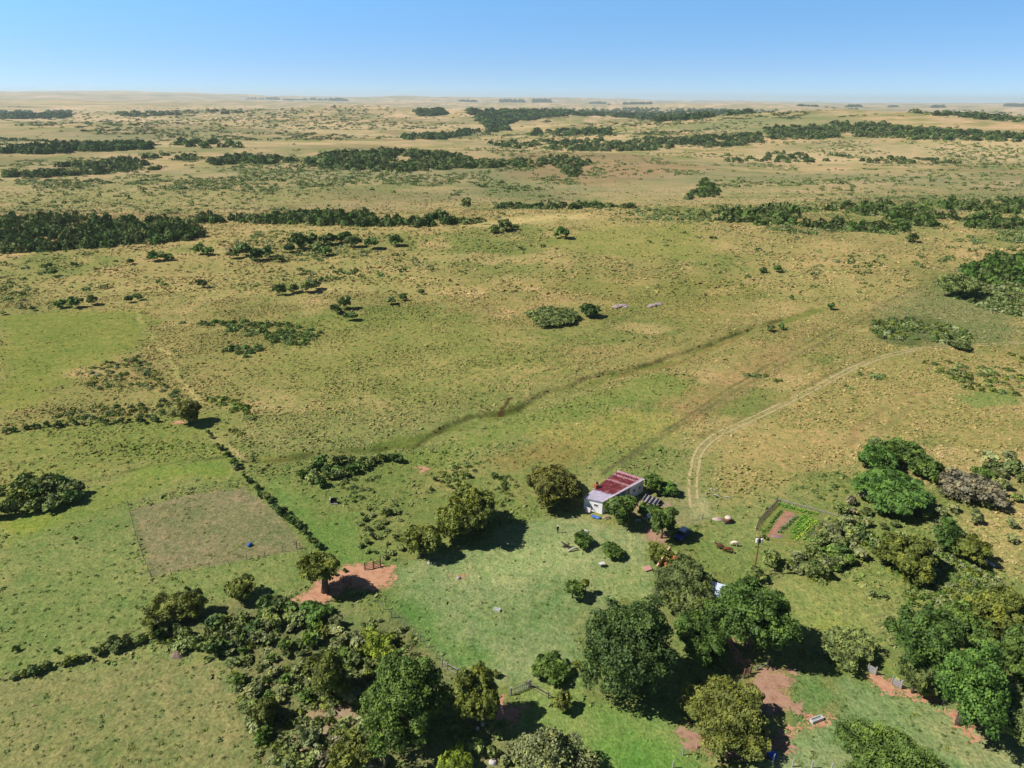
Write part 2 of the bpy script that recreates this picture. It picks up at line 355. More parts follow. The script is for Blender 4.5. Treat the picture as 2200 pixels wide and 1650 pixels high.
# ------------------------------------------------------------------ ground zones (photo outline -> world outline)
ZONES = [  # outline, colour, softness m, strength, tussock density factor
 ([(0,600),(330,600),(700,570),(900,560),(1000,640),(700,640),(330,650),(0,660)], (184,168,104), 14, .6, 1.1),
 ([(0,920),(240,900),(480,880),(520,990),(300,1010),(0,1050)], (138,148,66), 5, .7, .8),
 ([(0,675),(150,668),(300,668),(325,700),(300,750),(170,800),(60,880),(0,905)], (142,150,60), 5, .8, .2),
 ([(0,1060),(170,1050),(300,1010),(480,985),(490,1020),(300,1060),(180,1120),(0,1190)], (140,152,66), 3, .75, .35),
 ([(270,1008),(480,985),(492,1018),(300,1030)], (130,152,58), 1.5, .7, .05),
 ([(0,1118),(110,1108),(125,1138),(60,1160),(0,1178)], (156,164,58), 2, .75, .05),
 ([(0,1150),(270,1100),(320,1240),(640,1185),(700,1230),(560,1290),(380,1300),(150,1420),(0,1450)], (138,150,84), 3, .8, .13),
 ([(0,1465),(300,1420),(470,1415),(520,1520),(580,1650),(560,1720),(-80,1720)], (152,148,96), 1.5, .9, .08),
 ([(0,1540),(200,1500),(420,1560),(500,1650),(480,1720),(0,1720)], (140,144,86), 8, .5, 1),
 ([(285,1095),(400,1065),(525,1048),(560,1070),(640,1150),(655,1180),(480,1210),(325,1238)], (152,140,106), .5, .95, .0),
 ([(330,1120),(520,1080),(600,1150),(400,1180)], (136,136,92), 6, .5, 1),
 ([(700,1120),(760,1100),(790,1200),(850,1215),(740,1215),(680,1180),(560,1040),(600,1030)], (120,150,70), 2, .75, .2),
 ([(840,1290),(860,1215),(960,1180),(1100,1130),(1250,1110),(1390,1150),(1420,1290),(1330,1290),(1255,1370),(1260,1470),(1150,1480),(1060,1480),(950,1420),(870,1330)], (150,164,110), 2, .9, .08),
 ([(830,1285),(900,1290),(1000,1370),(1060,1420),(980,1430),(900,1380)], (106,146,66), 3, .85, 1),
 ([(1000,1210),(1200,1165),(1290,1200),(1150,1240),(1000,1250)], (172,182,120), 4, .7, 1),
 ([(1150,1250),(1200,1240),(1230,1300),(1180,1360),(1120,1330)], (122,148,86), 4, .6, 1),
 ([(1260,1225),(1370,1220),(1400,1280),(1310,1290)], (164,170,104), 2, .6, 1),
 ([(1660,1255),(1760,1245),(1860,1280),(1900,1420),(1800,1400),(1700,1330)], (150,160,86), 2, .85, .1),
 ([(1780,1330),(1880,1380),(1900,1450),(1800,1420)], (164,172,70), 3, .6, 1),
 ([(1560,1690),(1700,1560),(1800,1450),(1960,1490),(2200,1600),(2280,1700)], (150,166,114), 2, .9, .02),
 ([(1960,1520),(2120,1590),(2200,1640),(2200,1700),(2020,1620)], (180,172,124), 3, .6, 1),
 ([(1690,1450),(1790,1430),(1800,1520),(1740,1590),(1690,1560)], (116,146,82), 1.5, .85, .02),
 ([(1100,1480),(1250,1440),(1270,1510),(1440,1530),(1480,1600),(1480,1690),(1100,1690),(1060,1560)], (146,164,88), 2, .9, .04),
 ([(1290,1600),(1400,1560),(1460,1600),(1490,1690),(1230,1690)], (112,158,62), 3, .85, 1),
 ([(1240,1510),(1420,1520),(1300,1560)], (118,156,70), 3, .7, 1),
 ([(1050,985),(1180,945),(1280,930),(1310,965),(1200,1000),(1080,1010)], (172,136,80), 3.5, .45, .6),
 ([(1130,930),(1350,880),(1480,895),(1400,960),(1280,970)], (176,164,84), 4, .7, .5),
 ([(840,990),(1250,850),(1420,800),(1570,840),(1350,872),(1130,930),(950,1000)], (134,150,68), 3, .75, .8),
 ([(1420,870),(1640,760),(1760,690),(1700,760),(1640,830),(1500,900)], (176,146,96), 4, .7, 1),
 ([(1560,960),(1700,850),(1900,740),(2200,760),(2200,1010),(2000,940),(1850,950),(1700,1030),(1560,1080)], (178,160,96), 4, .8, 1.1),
 ([(1640,980),(1760,930),(1880,900),(1850,960),(1700,1030)], (184,160,102), 5, .5, 1),
 ([(2010,1130),(2200,1080),(2200,1240),(2120,1240)], (188,170,106), 3, .8, 1.1),
 ([(1640,1170),(1850,1040),(2000,1080),(2090,1200),(2130,1260),(1950,1320),(1750,1260)], (142,152,78), 4, .8, .9),
 ([(2050,850),(2160,835),(2200,850),(2200,872),(2090,875)], (132,152,76), 2, .8, .3),
 ([(1900,660),(2050,600),(2200,640),(2200,740),(1900,730)], (138,142,92), 8, .8, .9),
 ([(1870,690),(2000,680),(2090,720),(2080,745),(1900,740)], (112,118,70), 3, .8, 1),
 ([(1180,520),(1300,485),(1480,480),(1560,540),(1400,560),(1250,545)], (164,160,80), 12, .65, .5),
 ([(1000,482),(1120,464),(1280,459),(1240,470),(1050,490)], (214,188,128), 8, .8, .3),
 ([(560,690),(900,660),(1150,740),(1200,800),(950,860),(700,860),(600,800)], (150,152,76), 10, .7, 1),
 ([(1180,600),(1500,580),(1700,620),(1500,690),(1250,660)], (168,152,84), 12, .6, 1),
 ([(1600,560),(1900,560),(1980,600),(1760,700),(1640,690)], (192,168,108), 10, .6, 1),
 ([(1380,1100),(1450,1035),(1520,1060),(1530,1110),(1500,1130),(1400,1130)], (160,152,110), 1.5, .85, .1),
 ([(1480,1060),(1520,1060),(1530,1110),(1490,1110)], (180,176,128), 1.2, .8, .0),
 ([(1540,1120),(1620,1110),(1640,1200),(1600,1240),(1480,1190)], (132,150,80), 2, .7, .2),
 ([(1380,1130),(1440,1130),(1440,1165),(1390,1160)], (178,150,116), 1, .7, .0),
 ([(1622,1152),(1668,1076),(1805,1106),(1765,1130),(1735,1168),(1690,1172)], (146,146,84), .8, .8, .0),
 ([(1225,1050),(1290,1000),(1400,1020),(1400,1085),(1300,1130),(1240,1125)], (146,152,92), 2.5, .3, .25),
 ([(632,1288),(670,1258),(735,1215),(800,1212),(842,1222),(842,1262),(800,1272),(750,1262),(700,1290)], (190,150,110), .6, .7, .0),
 ([(1598,1478),(1625,1452),(1692,1428),(1702,1480),(1694,1535),(1660,1545),(1625,1530)], (176,146,104), .6, .7, .0),
 ([(1445,1575),(1465,1552),(1490,1575),(1560,1600),(1690,1585),(1640,1625),(1490,1610)], (160,146,98), .8, .7, .0),
 ([(1055,1490),(1085,1482),(1100,1510),(1125,1530),(1100,1545),(1050,1535)], (176,150,104), .8, .7, .0),
 ([(1860,1450),(1885,1442),(1920,1470),(1990,1495),(1950,1500),(1900,1480)], (176,150,110), .8, .7, .0),
 ([(1470,1500),(1560,1480),(1650,1520),(1680,1600),(1520,1620)], (138,146,90), 2, .7, .1),
 ([(1240,1300),(1480,1290),(1620,1330),(1600,1430),(1400,1520),(1250,1500)], (132,142,84), 2, .6, .12),
 ([(0,410),(400,410),(700,400),(640,440),(300,450),(0,455)], (166,160,100), 30, .7, 1),
 ([(1100,330),(1350,330),(1540,360),(1300,400),(1100,380)], (176,142,106), 30, .7, 1),
 ([(1430,275),(1600,250),(1780,248),(1880,262),(1640,290)], (142,146,98), 60, .8, 1),
 ([(340,1330),(560,1280),(660,1300),(860,1330),(970,1450),(840,1640),(600,1640),(480,1430)], (132,132,86), 2, .8, .7),
 ([(640,1545),(700,1505),(760,1500),(780,1545),(720,1590),(640,1630),(600,1640)], (188,160,126), 1, .9, .0),
 ([(860,1570),(1010,1590),(1120,1570),(1100,1690),(860,1690)], (150,146,100), 2, .8, .4),
 ([(690,1290),(780,1290),(830,1330),(760,1350)], (150,152,96), 2, .7, .2),
]
DARKLINES = [  # streams, cattle paths, wheel lines: points, half width, colour, strength
 ([(560,985),(800,965),(930,935),(1010,905),(1090,885),(1240,830),(1330,800),(1480,765),(1560,725),(1680,690),(1760,665)], 2.6, (120,130,54), .85),
 ([(540,990),(700,968),(900,955),(960,915),(1010,892),(1075,885),(1120,870),(1250,812),(1370,785),(1480,757),(1560,722),(1680,684)], .9, (88,80,48), .48),
 ([(1330,806),(1440,785),(1560,735),(1600,715)], 1.2, (150,112,70), .5),
 ([(1070,890),(1085,872),(1100,855)], .7, (96,60,40), .9),
 ([(1345,1125),(1350,1160),(1358,1185),(1362,1212)], .3, (194,190,130), .8),
 ([(1335,1110),(1345,1150),(1355,1190)], .25, (110,120,70), .5),
 ([(285,640),(300,690),(350,750),(390,820),(430,880)], .7, (190,176,106), .7),
 ([(460,930),(490,965),(525,985)], .8, (206,176,132), .7),
 ([(180,1035),(330,1000),(480,982)], .7, (92,104,50), .8),
 ([(0,1000),(150,985),(300,1000)], .7, (110,118,60), .5),
 ([(1850,1000),(1890,930),(1950,880),(1990,850)], 1.0, (140,132,80), .5),
 ([(1830,960),(1840,920),(1900,880),(1990,830)], 1.0, (150,130,84), .6),
 ([(1290,1020),(1480,890),(1640,790),(1800,700),(2000,600),(2110,555)], 0.5, (106,102,62), .74),
 ([(1330,1000),(1500,888),(1700,770),(1850,690)], .7, (120,112,72), .6),
 ([(1500,940),(1640,880),(1780,805),(1900,758)], .9, (112,104,62), .6),
 ([(1494,1092),(1488,1060),(1490,1020),(1497,980),(1512,955),(1545,932),(1600,908),(1660,880),(1720,850),(1775,822),(1830,792),(1880,772),(1940,756),(2010,742)], 1.5, (176,162,110), .75),
 ([(500,1500),(560,1600),(600,1680)], .4, (112,120,72), .5),
 ([(150,1360),(330,1330)], .5, (120,132,66), .5),
 ([(1780,1450),(1800,1500),(1760,1550),(1660,1570)], .8, (172,146,92), .7),
]
ZW = [(wpoly(a), alb(c), s, k, t) for a, c, s, k, t in ZONES]
LW = [(wpoly(a), w, alb(c), k) for a, w, c, k in DARKLINES]
def mixa(A, B, f): return A * (1 - f[:, None]) + B * f[:, None]
def ground_albedo(x, y):
    """natural colour of the turf at world x, y and how rank it grows"""
    x = np.asarray(x, float); y = np.asarray(y, float)
    d = np.sqrt(x * x + y * y)
    A = np.tile(alb((146, 152, 88)), (len(x), 1))
    A = mixa(A, alb((166, 152, 90)), sstep(125, 240, d))
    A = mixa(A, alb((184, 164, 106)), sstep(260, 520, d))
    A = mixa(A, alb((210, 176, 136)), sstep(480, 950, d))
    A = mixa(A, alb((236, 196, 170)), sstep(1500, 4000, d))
    n1 = fbm(x / 56, y / 44, 4, 41); n2 = fbm(x / 22 + 9, y / 17, 4, 57); n3 = fbm(x / 160, y / 110, 4, 77); n4 = fbm(x / 900, y / 380, 4, 91)
    A = mixa(A, alb((130, 142, 70)), .72 * sstep(.47, .63, n1))
    A = mixa(A, alb((204, 174, 118)), .65 * sstep(.54, .70, n2) * sstep(110, 190, d))
    A = mixa(A, alb((112, 116, 64)), .55 * sstep(.56, .72, n3) * sstep(150, 260, d))
    A = mixa(A, alb((160, 152, 114)), .45 * sstep(.47, .62, n4) * sstep(450, 850, d))
    A = mixa(A, alb((150, 146, 110)), .45 * sstep(.52, .64, fbm(x / 300 - 7, y / 120, 4, 19)) * sstep(400, 800, d))
    A = mixa(A, alb((220, 190, 148)), .6 * sstep(.54, .68, fbm(x / 700 + 31, y / 260, 4, 13)) * sstep(600, 1200, d))
    rough = np.ones(len(x)); wx = (fbm(x / 6, y / 6, 3, 5) - .5); wf = (fbm(x / 1.4, y / 1.4, 3, 6) - .5)
    for poly, c, s, k, t in ZW:
        P = np.array(poly); m = 3 * s + 4
        q = np.where((x > P[:, 0].min() - m) & (x < P[:, 0].max() + m) & (y > P[:, 1].min() - m) & (y < P[:, 1].max() + m))[0]
        if not len(q): continue
        sd = dist_poly(x[q], y[q], poly) + wx[q] * min(s * 2.4, 30) + wf[q] * min(s, 2.5)
        f = 1 - sstep(-s, s, sd)
        A[q] = mixa(A[q], c, f * k); rough[q] *= (1 - f) + f * t
    for pts, w, c, k in LW:
        P = np.array(pts); m = 4 * w + 3
        q = np.where((x > P[:, 0].min() - m) & (x < P[:, 0].max() + m) & (y > P[:, 1].min() - m) & (y < P[:, 1].max() + m))[0]
        if not len(q): continue
        sd = np.abs(dist_line(x[q] + wx[q] * 3, y[q] + wx[q] * 2, pts)) + wf[q] * w * 1.2
        f = (1 - sstep(w * .4, w * 1.5, sd)) * (1 if k > .9 else (.35 + .65 * sstep(.38, .56, fbm(x[q] / 9, y[q] / 9, 2, 44))))
        A[q] = mixa(A[q], c, f * k); rough[q] *= 1 - .8 * f
    lum = A @ np.array([.25, .62, .13]); A = A * .87 + .14 * lum[:, None] * np.array([1.02, 1.0, .86])
    return A, np.clip(rough, 0, 1.2)

def carve(x, y):
    """the drainage gully and its banks"""
    c = np.zeros(len(x))
    for (pts, w, c_, k), dep in zip(LW[:2], (.45, .8)):
        P = np.array(pts); q = np.where((x > P[:, 0].min() - 15) & (x < P[:, 0].max() + 15) & (y > P[:, 1].min() - 15) & (y < P[:, 1].max() + 15))[0]
        if len(q): c[q] += dep * np.exp(-(dist_line(x[q] + 5 * (fbm(x[q] / 9, y[q] / 9, 2, 3) - .5), y[q] + 5 * (fbm(x[q] / 9, y[q] / 9, 2, 8) - .5), pts) / (w * 1.15)) ** 2)
    return c
def axis(a, b, step, g, lo, hi):
    mid = list(np.arange(a, b, step)); up_, dn = [], []
    v, s = mid[-1], step
    while v < hi: s *= g; v += s; up_.append(v)
    v, s = mid[0], step
    while v > lo: s *= g; v -= s; dn.append(v)
    return np.array(dn[::-1] + mid + up_)
def make_ground():
    xs = axis(-150, 175, .6, 1.03, -26000, 26000); ys = axis(56, 250, .55, 1.017, -900, 31000)
    X, Y = np.meshgrid(xs, ys); nx, ny = len(xs), len(ys)
    x = X.ravel(); y = Y.ravel(); z = height(x, y) - carve(x, y)
    A, rg = ground_albedo(x, y)
    i = np.arange(nx * ny).reshape(ny, nx)
    q = np.stack([i[:-1, :-1], i[:-1, 1:], i[1:, 1:], i[1:, :-1]], -1).reshape(-1, 4)
    me = np_mesh('ground', np.stack([x, y, z], 1), 4, q, {'albedo': A, 'rough': rg}, smooth=True)
    tag(link('ground', me, ground_material()), kind='structure')
    print('ground', nx, ny)
make_ground()

# ------------------------------------------------------------------ bare earth, tracks
def cell_sheet(name, px_poly, mat, cell=.28, ragged=1.2, lift=.03, kind='structure'):
    poly = wpoly(px_poly); P = np.array(poly)
    xs = np.arange(P[:, 0].min() - 2, P[:, 0].max() + 2, cell); ys = np.arange(P[:, 1].min() - 2, P[:, 1].max() + 2, cell)
    X, Y = np.meshgrid(xs, ys); cx = X[:-1, :-1] + cell / 2; cy = Y[:-1, :-1] + cell / 2
    sd = dist_poly(cx.ravel(), cy.ravel(), poly) + (fbm(cx.ravel() / 3.2, cy.ravel() / 3.2, 4, 63) - .5) * ragged * 4
    sd = sd + (_hash(np.arange(cx.size), np.zeros(cx.size, int), 5) - .5) * 1.3 + (fbm(cx.ravel() / .9, cy.ravel() / .9, 3, 68) - .5) * 3.0
    keep = np.where(sd < 0)[0]; n = len(xs)
    iy, ix = np.divmod(keep, n - 1); i0 = iy * n + ix
    q = np.stack([i0, i0 + 1, i0 + n + 1, i0 + n], 1); used, inv = np.unique(q, return_inverse=True)
    x = X.ravel()[used]; y = Y.ravel()[used]
    x = x + (vnoise(x * 3, y * 3, 8) - .5) * cell * .7; y = y + (vnoise(x * 3, y * 3, 9) - .5) * cell * .7
    me = np_mesh(name, np.stack([x, y, height(x, y) + lift], 1), 4, inv.reshape(-1, 4), smooth=True)
    return tag(link(name, me, mat), kind=kind)
cell_sheet('bare_earth', [(632,1288),(670,1258),(735,1218),(800,1212),(838,1222),(842,1240),(838,1262),(800,1272),(750,1262),(700,1288)], REDEARTH)
cell_sheet('bare_earth', [(1598,1478),(1625,1452),(1655,1440),(1692,1428),(1700,1480),(1694,1530),(1660,1545),(1625,1530)], PINKEARTH)
cell_sheet('bare_earth', [(1445,1575),(1465,1552),(1490,1575),(1560,1600),(1690,1585),(1640,1625),(1560,1630),(1490,1605)], PINKEARTH)
cell_sheet('bare_earth', [(1055,1490),(1085,1482),(1100,1510),(1125,1530),(1100,1545),(1050,1535)], REDEARTH)
cell_sheet('bare_earth', [(1860,1455),(1885,1445),(1920,1470),(1990,1495),(2010,1505),(1950,1500),(1900,1480)], REDEARTH, ragged=.8)
cell_sheet('bare_earth', [(1640,1590),(1700,1562),(1750,1548),(1790,1540),(1740,1562),(1680,1590)], REDEARTH, ragged=.35)
cell_sheet('bare_earth', [(1545,1355),(1570,1370),(1610,1420),(1600,1440),(1570,1400)], REDEARTH, ragged=.6)
cell_sheet('bare_earth', [(2030,1530),(2060,1530),(2100,1570),(2090,1590),(2050,1560)], REDEARTH, ragged=.7)
cell_sheet('bare_earth', [(1380,1140),(1412,1138),(1430,1152),(1425,1166),(1392,1158)], PINKEARTH, ragged=.5)
cell_sheet('bare_earth', [(1352,1085),(1385,1068),(1400,1062),(1440,1085),(1400,1098),(1368,1105)], PALEEARTH, ragged=.6)
cell_sheet('bare_earth', [(900,1005),(918,1004),(924,1010),(906,1014)], REDEARTH, ragged=.4)
cell_sheet('bare_earth', [(974,1238),(1005,1233),(1010,1238),(980,1243)], REDEARTH, ragged=.3)
cell_sheet('bare_earth', [(645,1560),(700,1520),(745,1510),(765,1545),(715,1585),(640,1620)], PALEEARTH, ragged=1.4)
cell_sheet('bare_earth', [(372,905),(392,902),(396,910),(376,912)], REDEARTH, ragged=.3)
def resample(P, step):
    P = np.asarray(P); seg = np.r_[0, np.cumsum(np.linalg.norm(np.diff(P, axis=0), axis=1))]
    t = np.arange(0, seg[-1], step); return np.stack([np.interp(t, seg, P[:, k]) for k in range(2)], 1)
def smooth_line(P, k=9):
    Q = P.copy()
    for _ in range(k): Q[1:-1] = (Q[:-2] + 2 * Q[1:-1] + Q[2:]) / 4
    return Q
def dirt_track():
    P = np.array(wpoly([(1494,1092),(1488,1060),(1490,1020),(1497,980),(1512,955),(1545,932),(1600,908),(1660,880),(1720,850),(1775,822),(1830,792),(1880,772),(1940,756),(2010,746),(2080,742),(2200,736)]))
    P = smooth_line(resample(P, .8), 24)
    T = np.gradient(P, axis=0); T /= np.linalg.norm(T, axis=1)[:, None]; Nn = np.stack([-T[:, 1], T[:, 0]], 1)
    V, Q = [], []
    for off in (-.85, .85):
        w = .26 + .20 * (fbm(P[:, 0] / 2 + off, P[:, 1] / 2, 3, 4) - .3); b = len(V)
        for i in range(len(P)):
            wob = .15 * (vnoise(P[i, 0] / 4, P[i, 1] / 4, 71) - .5)
            for sgn in (-1, 1):
                q = P[i] + Nn[i] * (off + wob + sgn * w[i]); V.append((q[0], q[1], float(height(q[0], q[1])) + .05))
        for i in range(len(P) - 1):
            if fbm(P[i, 0] / 5 + off * 7, P[i, 1] / 5, 2, 99) > .30: Q.append((b + 2 * i, b + 2 * i + 1, b + 2 * i + 3, b + 2 * i + 2))
    tag(link('dirt_track', np_mesh('dirt_track', V, 4, Q, smooth=True), TRACK), kind='structure')
dirt_track()

# ------------------------------------------------------------------ foliage generators
def leaf_quads(P, Nrm, size, jit=.6, seed=0, tint=None, clump=0.0):
    """P centres, Nrm outward directions -> quads with jittered corners; neighbours in a clump face alike"""
    r = np.random.default_rng(seed); n = len(P)
    nn = Nrm + jit * r.normal(size=(n, 3))
    if clump > 0:
        for k in range(3): nn[:, k] += 3.2 * (vnoise(P[:, 0] / clump + 7 * k + P[:, 2] * .7 / clump, P[:, 1] / clump + 3 * k - P[:, 2] * .9 / clump, seed % 97 + k) - .5)
    nn /= np.linalg.norm(nn, axis=1)[:, None]
    a = np.cross(nn, r.normal(size=(n, 3))); a /= np.linalg.norm(a, axis=1)[:, None]; b = np.cross(nn, a)
    s = np.asarray(size) * r.uniform(.6, 1.35, n); V = np.empty((n, 4, 3))
    for k, (u, v) in enumerate(((-1, -.7), (.8, -1), (1, .75), (-.75, 1))):
        V[:, k] = P + (a * (u * s * r.uniform(.7, 1.2, n))[:, None] + b * (v * s * r.uniform(.6, 1.1, n))[:, None] + nn * (s * r.uniform(-.35, .35, n))[:, None]) * .5
    return V.reshape(-1, 3), np.repeat(tint, 4) if tint is not None else None
def lobes_for(rx, ry, rz, zc, seed, n=None, shape='round'):
    r = np.random.default_rng(seed); n = n or int(12 + 4 * min(rx, 6)); out = []
    for i in range(n):
        d = r.normal(size=3); d /= np.linalg.norm(d)
        if shape == 'round' and d[2] < -.45: d[2] *= -.6
        k = r.uniform(.45, .84); rad = r.uniform(.20, .40)
        out.append((d[0] * k * rx, d[1] * k * ry, zc + d[2] * k * rz, rad * rx * 1.05, rad * ry * 1.05, rad * rz * r.uniform(.8, 1.1)))
    out.append((0, 0, zc - .05 * rz, .55 * rx, .55 * ry, .58 * rz))
    return out
def crown_mesh(name, lobes, leaf, seed, dens=1.0, jit=.42, zmin=.05, core=.30, puff=.95):
    r = np.random.default_rng(seed); L_ = np.array(lobes)
    if puff > 0:                                       # break every lobe into leafy puffs
        sub = []
        for lb in lobes:
            R3 = np.array(lb[3:]); m = R3.mean(); q = max(.26 * m, min(puff, .6 * m)); nsub = int(np.clip(2.6 * (m / q) ** 2, 5, 26))
            for _ in range(nsub):
                d = r.normal(size=3); d /= np.linalg.norm(d)
                if d[2] < -.5: d[2] *= -1
                g = q / m * r.uniform(.7, 1.3); sub.append((*(np.array(lb[:3]) + d * R3 * r.uniform(.72, .98)), *(R3 * g)))
        L_ = np.array(sub)
    area = 4 * np.pi * (((L_[:, 3] * L_[:, 4]) ** 1.6 + (L_[:, 3] * L_[:, 5]) ** 1.6 + (L_[:, 4] * L_[:, 5]) ** 1.6) / 3) ** (1 / 1.6)
    n = int(dens * 1.5 * area.sum() / leaf ** 2); n = min(n, 46000)
    k = r.choice(len(L_), n, p=area / area.sum()); d = r.normal(size=(n, 3)); d /= np.linalg.norm(d, axis=1)[:, None]
    low = d[:, 2] < -.25; d[low & (r.random(n) < .6), 2] *= -1
    inner = r.random(n) < core
    rad = np.where(inner, r.uniform(.35, .85, n), r.uniform(.88, 1.1, n))
    P = L_[k, :3] + d * L_[k, 3:] * rad[:, None]
    ok = P[:, 2] > zmin
    for j in range(len(L_)):
        q = (((P - L_[j, :3]) / L_[j, 3:]) ** 2).sum(1); ok &= (q > .30) | (k == j)
    cs = max(.6, leaf * 2.1); pit = vnoise(P[:, 0] / cs + P[:, 2] * .61 / cs + seed, P[:, 1] / cs - P[:, 2] * .83 / cs, 17)
    ok &= (pit > .27) | (r.random(n) < .25) | inner
    P, k, d, inner = P[ok], k[ok], d[ok], inner[ok]
    nr = d / L_[k, 3:]; nr /= np.linalg.norm(nr, axis=1)[:, None]; nr[:, 2] += .25
    lt = r.uniform(-.2, .2, len(L_)); cl = fbm(P[:, 0] / (leaf * 3.5) + seed, P[:, 1] / (leaf * 3.5) + P[:, 2] / (leaf * 3), 2, 2) - .5
    tint = np.clip(.5 + lt[k] + .8 * cl + r.normal(0, .10, len(P)), 0, 1)
    V, t = leaf_quads(P, nr, np.where(inner, leaf * 1.5, leaf), jit, seed + 1, tint, clump=cs * .9)
    return np_mesh(name, V, 4, np.arange(len(V)), {'tint': t})
def trunk_mb(rx, rz, zc, base_r, seed, lobes, h0=-.3):
    r = random.Random(seed); m = MB(); top = zc - .2 * rz
    pts = [(0, 0, h0), (r.uniform(-.1, .1), r.uniform(-.1, .1), max(.3, top * .35)), (r.uniform(-.2, .2), r.uniform(-.2, .2), max(.6, top * .75)), (r.uniform(-.3, .3), r.uniform(-.3, .3), max(.8, top))]
    m.tube(pts, [base_r * 1.35, base_r, base_r * .8, base_r * .55], 8)
    for lb in lobes[:7]:
        s = Vector(pts[2]); e = Vector(lb[:3]); mid = s.lerp(e, .5) + Vector((0, 0, .06 * rz))
        m.tube([s, mid, e], [base_r * .45, base_r * .3, base_r * .1], 5)
    return m

C = dict(dark=(.046,.082,.016), deep=(.042,.070,.018), mid=(.062,.100,.020), olive=(.082,.098,.018), yolive=(.084,.097,.020),
         bright=(.056,.108,.020), lime=(.115,.155,.020), grey=(.122,.138,.058), greygreen=(.098,.124,.038), brown=(.122,.114,.072), dull=(.068,.088,.026), bronze=(.074,.078,.016))
CW = dict(dark='dark green', deep='deep green', mid='mid green', olive='olive green', yolive='yellowish olive', bright='bright green', lime='lime green',
          grey='pale grey green', greygreen='grey green', brown='grey brown', dull='dull green', bronze='bronze green')
C = {k: tuple(1.9 * q for q in v) for k, v in C.items()}
LAND = []          # (noun phrase, position) of things one can find, used to tell shrubs apart
def crown_place(x0, y0, x1, y1, clear=0.0, flat=.9):
    xc, yc = (x0 + x1) / 2, (y0 + y1) / 2
    P = gp(xc, y1); rz = 2.0
    for _ in range(4):
        s = scale_at(P + np.array([0, 0, rz])); th = math.asin(min(.99, (H - P[2]) / np.linalg.norm(P - CAM)))
        rx = (x1 - x0) / 2 / s; ry = rx * flat; V = (y1 - y0) / 2 / s
        rz = math.sqrt(max(V * V - (ry * math.sin(th)) ** 2, (.42 * V) ** 2)) / math.cos(th)
        zc = rz * .92 + clear; Q = gp(xc, yc, zc); P = np.array([Q[0], Q[1], float(height(Q[0], Q[1]))])
    return P, rx, ry, rz, zc, s
_seed = [100]
def tree(x0, y0, x1, y1, col, label, noun=None, clear=0.4, leaf=None, dens=1.0, name='broadleaf_tree', cat='tree', group=None, n=None, trunk=None, bark=None, flat=1.15):
    _seed[0] += 1; sd = _seed[0]
    P, rx, ry, rz, zc, s = crown_place(x0, y0, x1, y1, clear, flat)
    leaf = leaf or max(.24, min(.5, 4.1 / s * (1 if rx > 2.5 else .85)))
    root = empty(name, P); tag(root, label, cat, group)
    lb = lobes_for(rx, ry, rz, zc, sd, n)
    cr = link('crown', crown_mesh('crown', lb, leaf, sd, dens, zmin=.15), LEAF, root); cr.color = rgba(np.array(C[col]) * random.uniform(.95, 1.06))
    trunk_mb(rx, rz, zc, trunk or max(.1, rx * .075), sd, lb).build('trunk', bark or BARK, root, smooth=True)
    if noun: LAND.append((noun, P.copy()))
    return root, P, (rx, ry, rz, zc)

# ------------------------------------------------------------------ single trees (photo box of the crown, clearance, look)
T = tree
HUGE = T(1258,1290,1462,1508,'deep','huge dark green tree with a thick buttressed trunk beside the lawn','the huge dark lawn tree',.8,n=34,trunk=.9)
T(1408,1192,1540,1338,'dull','tall dull green tree overgrowing the ruined hut and metal shed','the tree over the shed',.1,flat=1.7,dens=.8)
T(1533,1247,1697,1412,'dark','broad dark green tree casting a black shadow toward the paddock gate','the broad tree by the shed',.9,trunk=.5)
T(1442,1326,1560,1440,'dark','lower rounded green tree tucked right behind the huge dark lawn tree','the tucked rounded tree',.3)
T(1470,1470,1642,1602,'yolive','yellowish olive spreading tree beside the pinkish bare earth patch','the yellowish olive spreading tree',.8,trunk=.4)
T(1805,1577,2015,1720,'mid','mid green tree cut off by the bottom edge at lower right','the bottom right tree',.5)
T(1928,1300,2068,1478,'dark','dark green tree at the left end of the right hand grove','the dark left grove tree',.5)
T(2000,1390,2165,1580,'bright','bright green rounded tree at the front of the right hand grove','the bright grove tree',.4)
T(2030,1300,2125,1400,'mid','mid green tree behind the bright one in the right hand grove','the middle grove tree',.5)
T(2095,1262,2215,1400,'olive','olive green tree behind the bare white branches at right edge','the olive grove tree',.4)
T(2110,1470,2240,1600,'greygreen','grey green tree at the lower right edge of the grove','the grey edge tree',.3)
T(2150,1350,2260,1500,'mid','mid green tree right of the bare white branches, cut by the edge',None,.4)
T(1930,1410,2010,1500,'dull','dull green low tree between the pale gate panel and the grove','the low tree by the gate panel',.2)
T(1765,1352,1882,1436,'greygreen','thin grey green tree standing between pasture and paddock fence','the thin grey green tree',.3,dens=.55)
T(790,1415,962,1606,'mid','large mid green tree in front of the thicket with a long black shadow','the large thicket tree',.4,n=32)
T(975,1440,1067,1562,'olive','olive green tree just left of the red earth by the picket gate','the olive gate tree',.5,trunk=.35)
T(1108,1562,1240,1700,'grey','thin pale grey green tree with visible pale limbs at the bottom edge','the thin pale bottom tree',.3,dens=.38,bark=PALEBARK)
T(1200,1610,1290,1700,'grey','pale grey sparse bush tree right of the thin pale bottom tree',None,.1,dens=.35,bark=PALEBARK)
T(648,1182,740,1266,'olive','olive tree with a stout bare trunk standing on the red earth','the olive tree on red earth',2.0,trunk=.62,n=13)
T(865,1124,942,1202,'olive','small olive green tree at the left edge of the lawn','the small olive lawn edge tree',.3)
T(945,1036,1072,1160,'olive','large olive green tree with a deep shadow left of the house','the large olive tree',.3,n=22,flat=1.35)
T(940,1102,1000,1168,'olive','smaller olive tree leaning against the left of the large olive tree','the smaller leaning olive tree',.2)
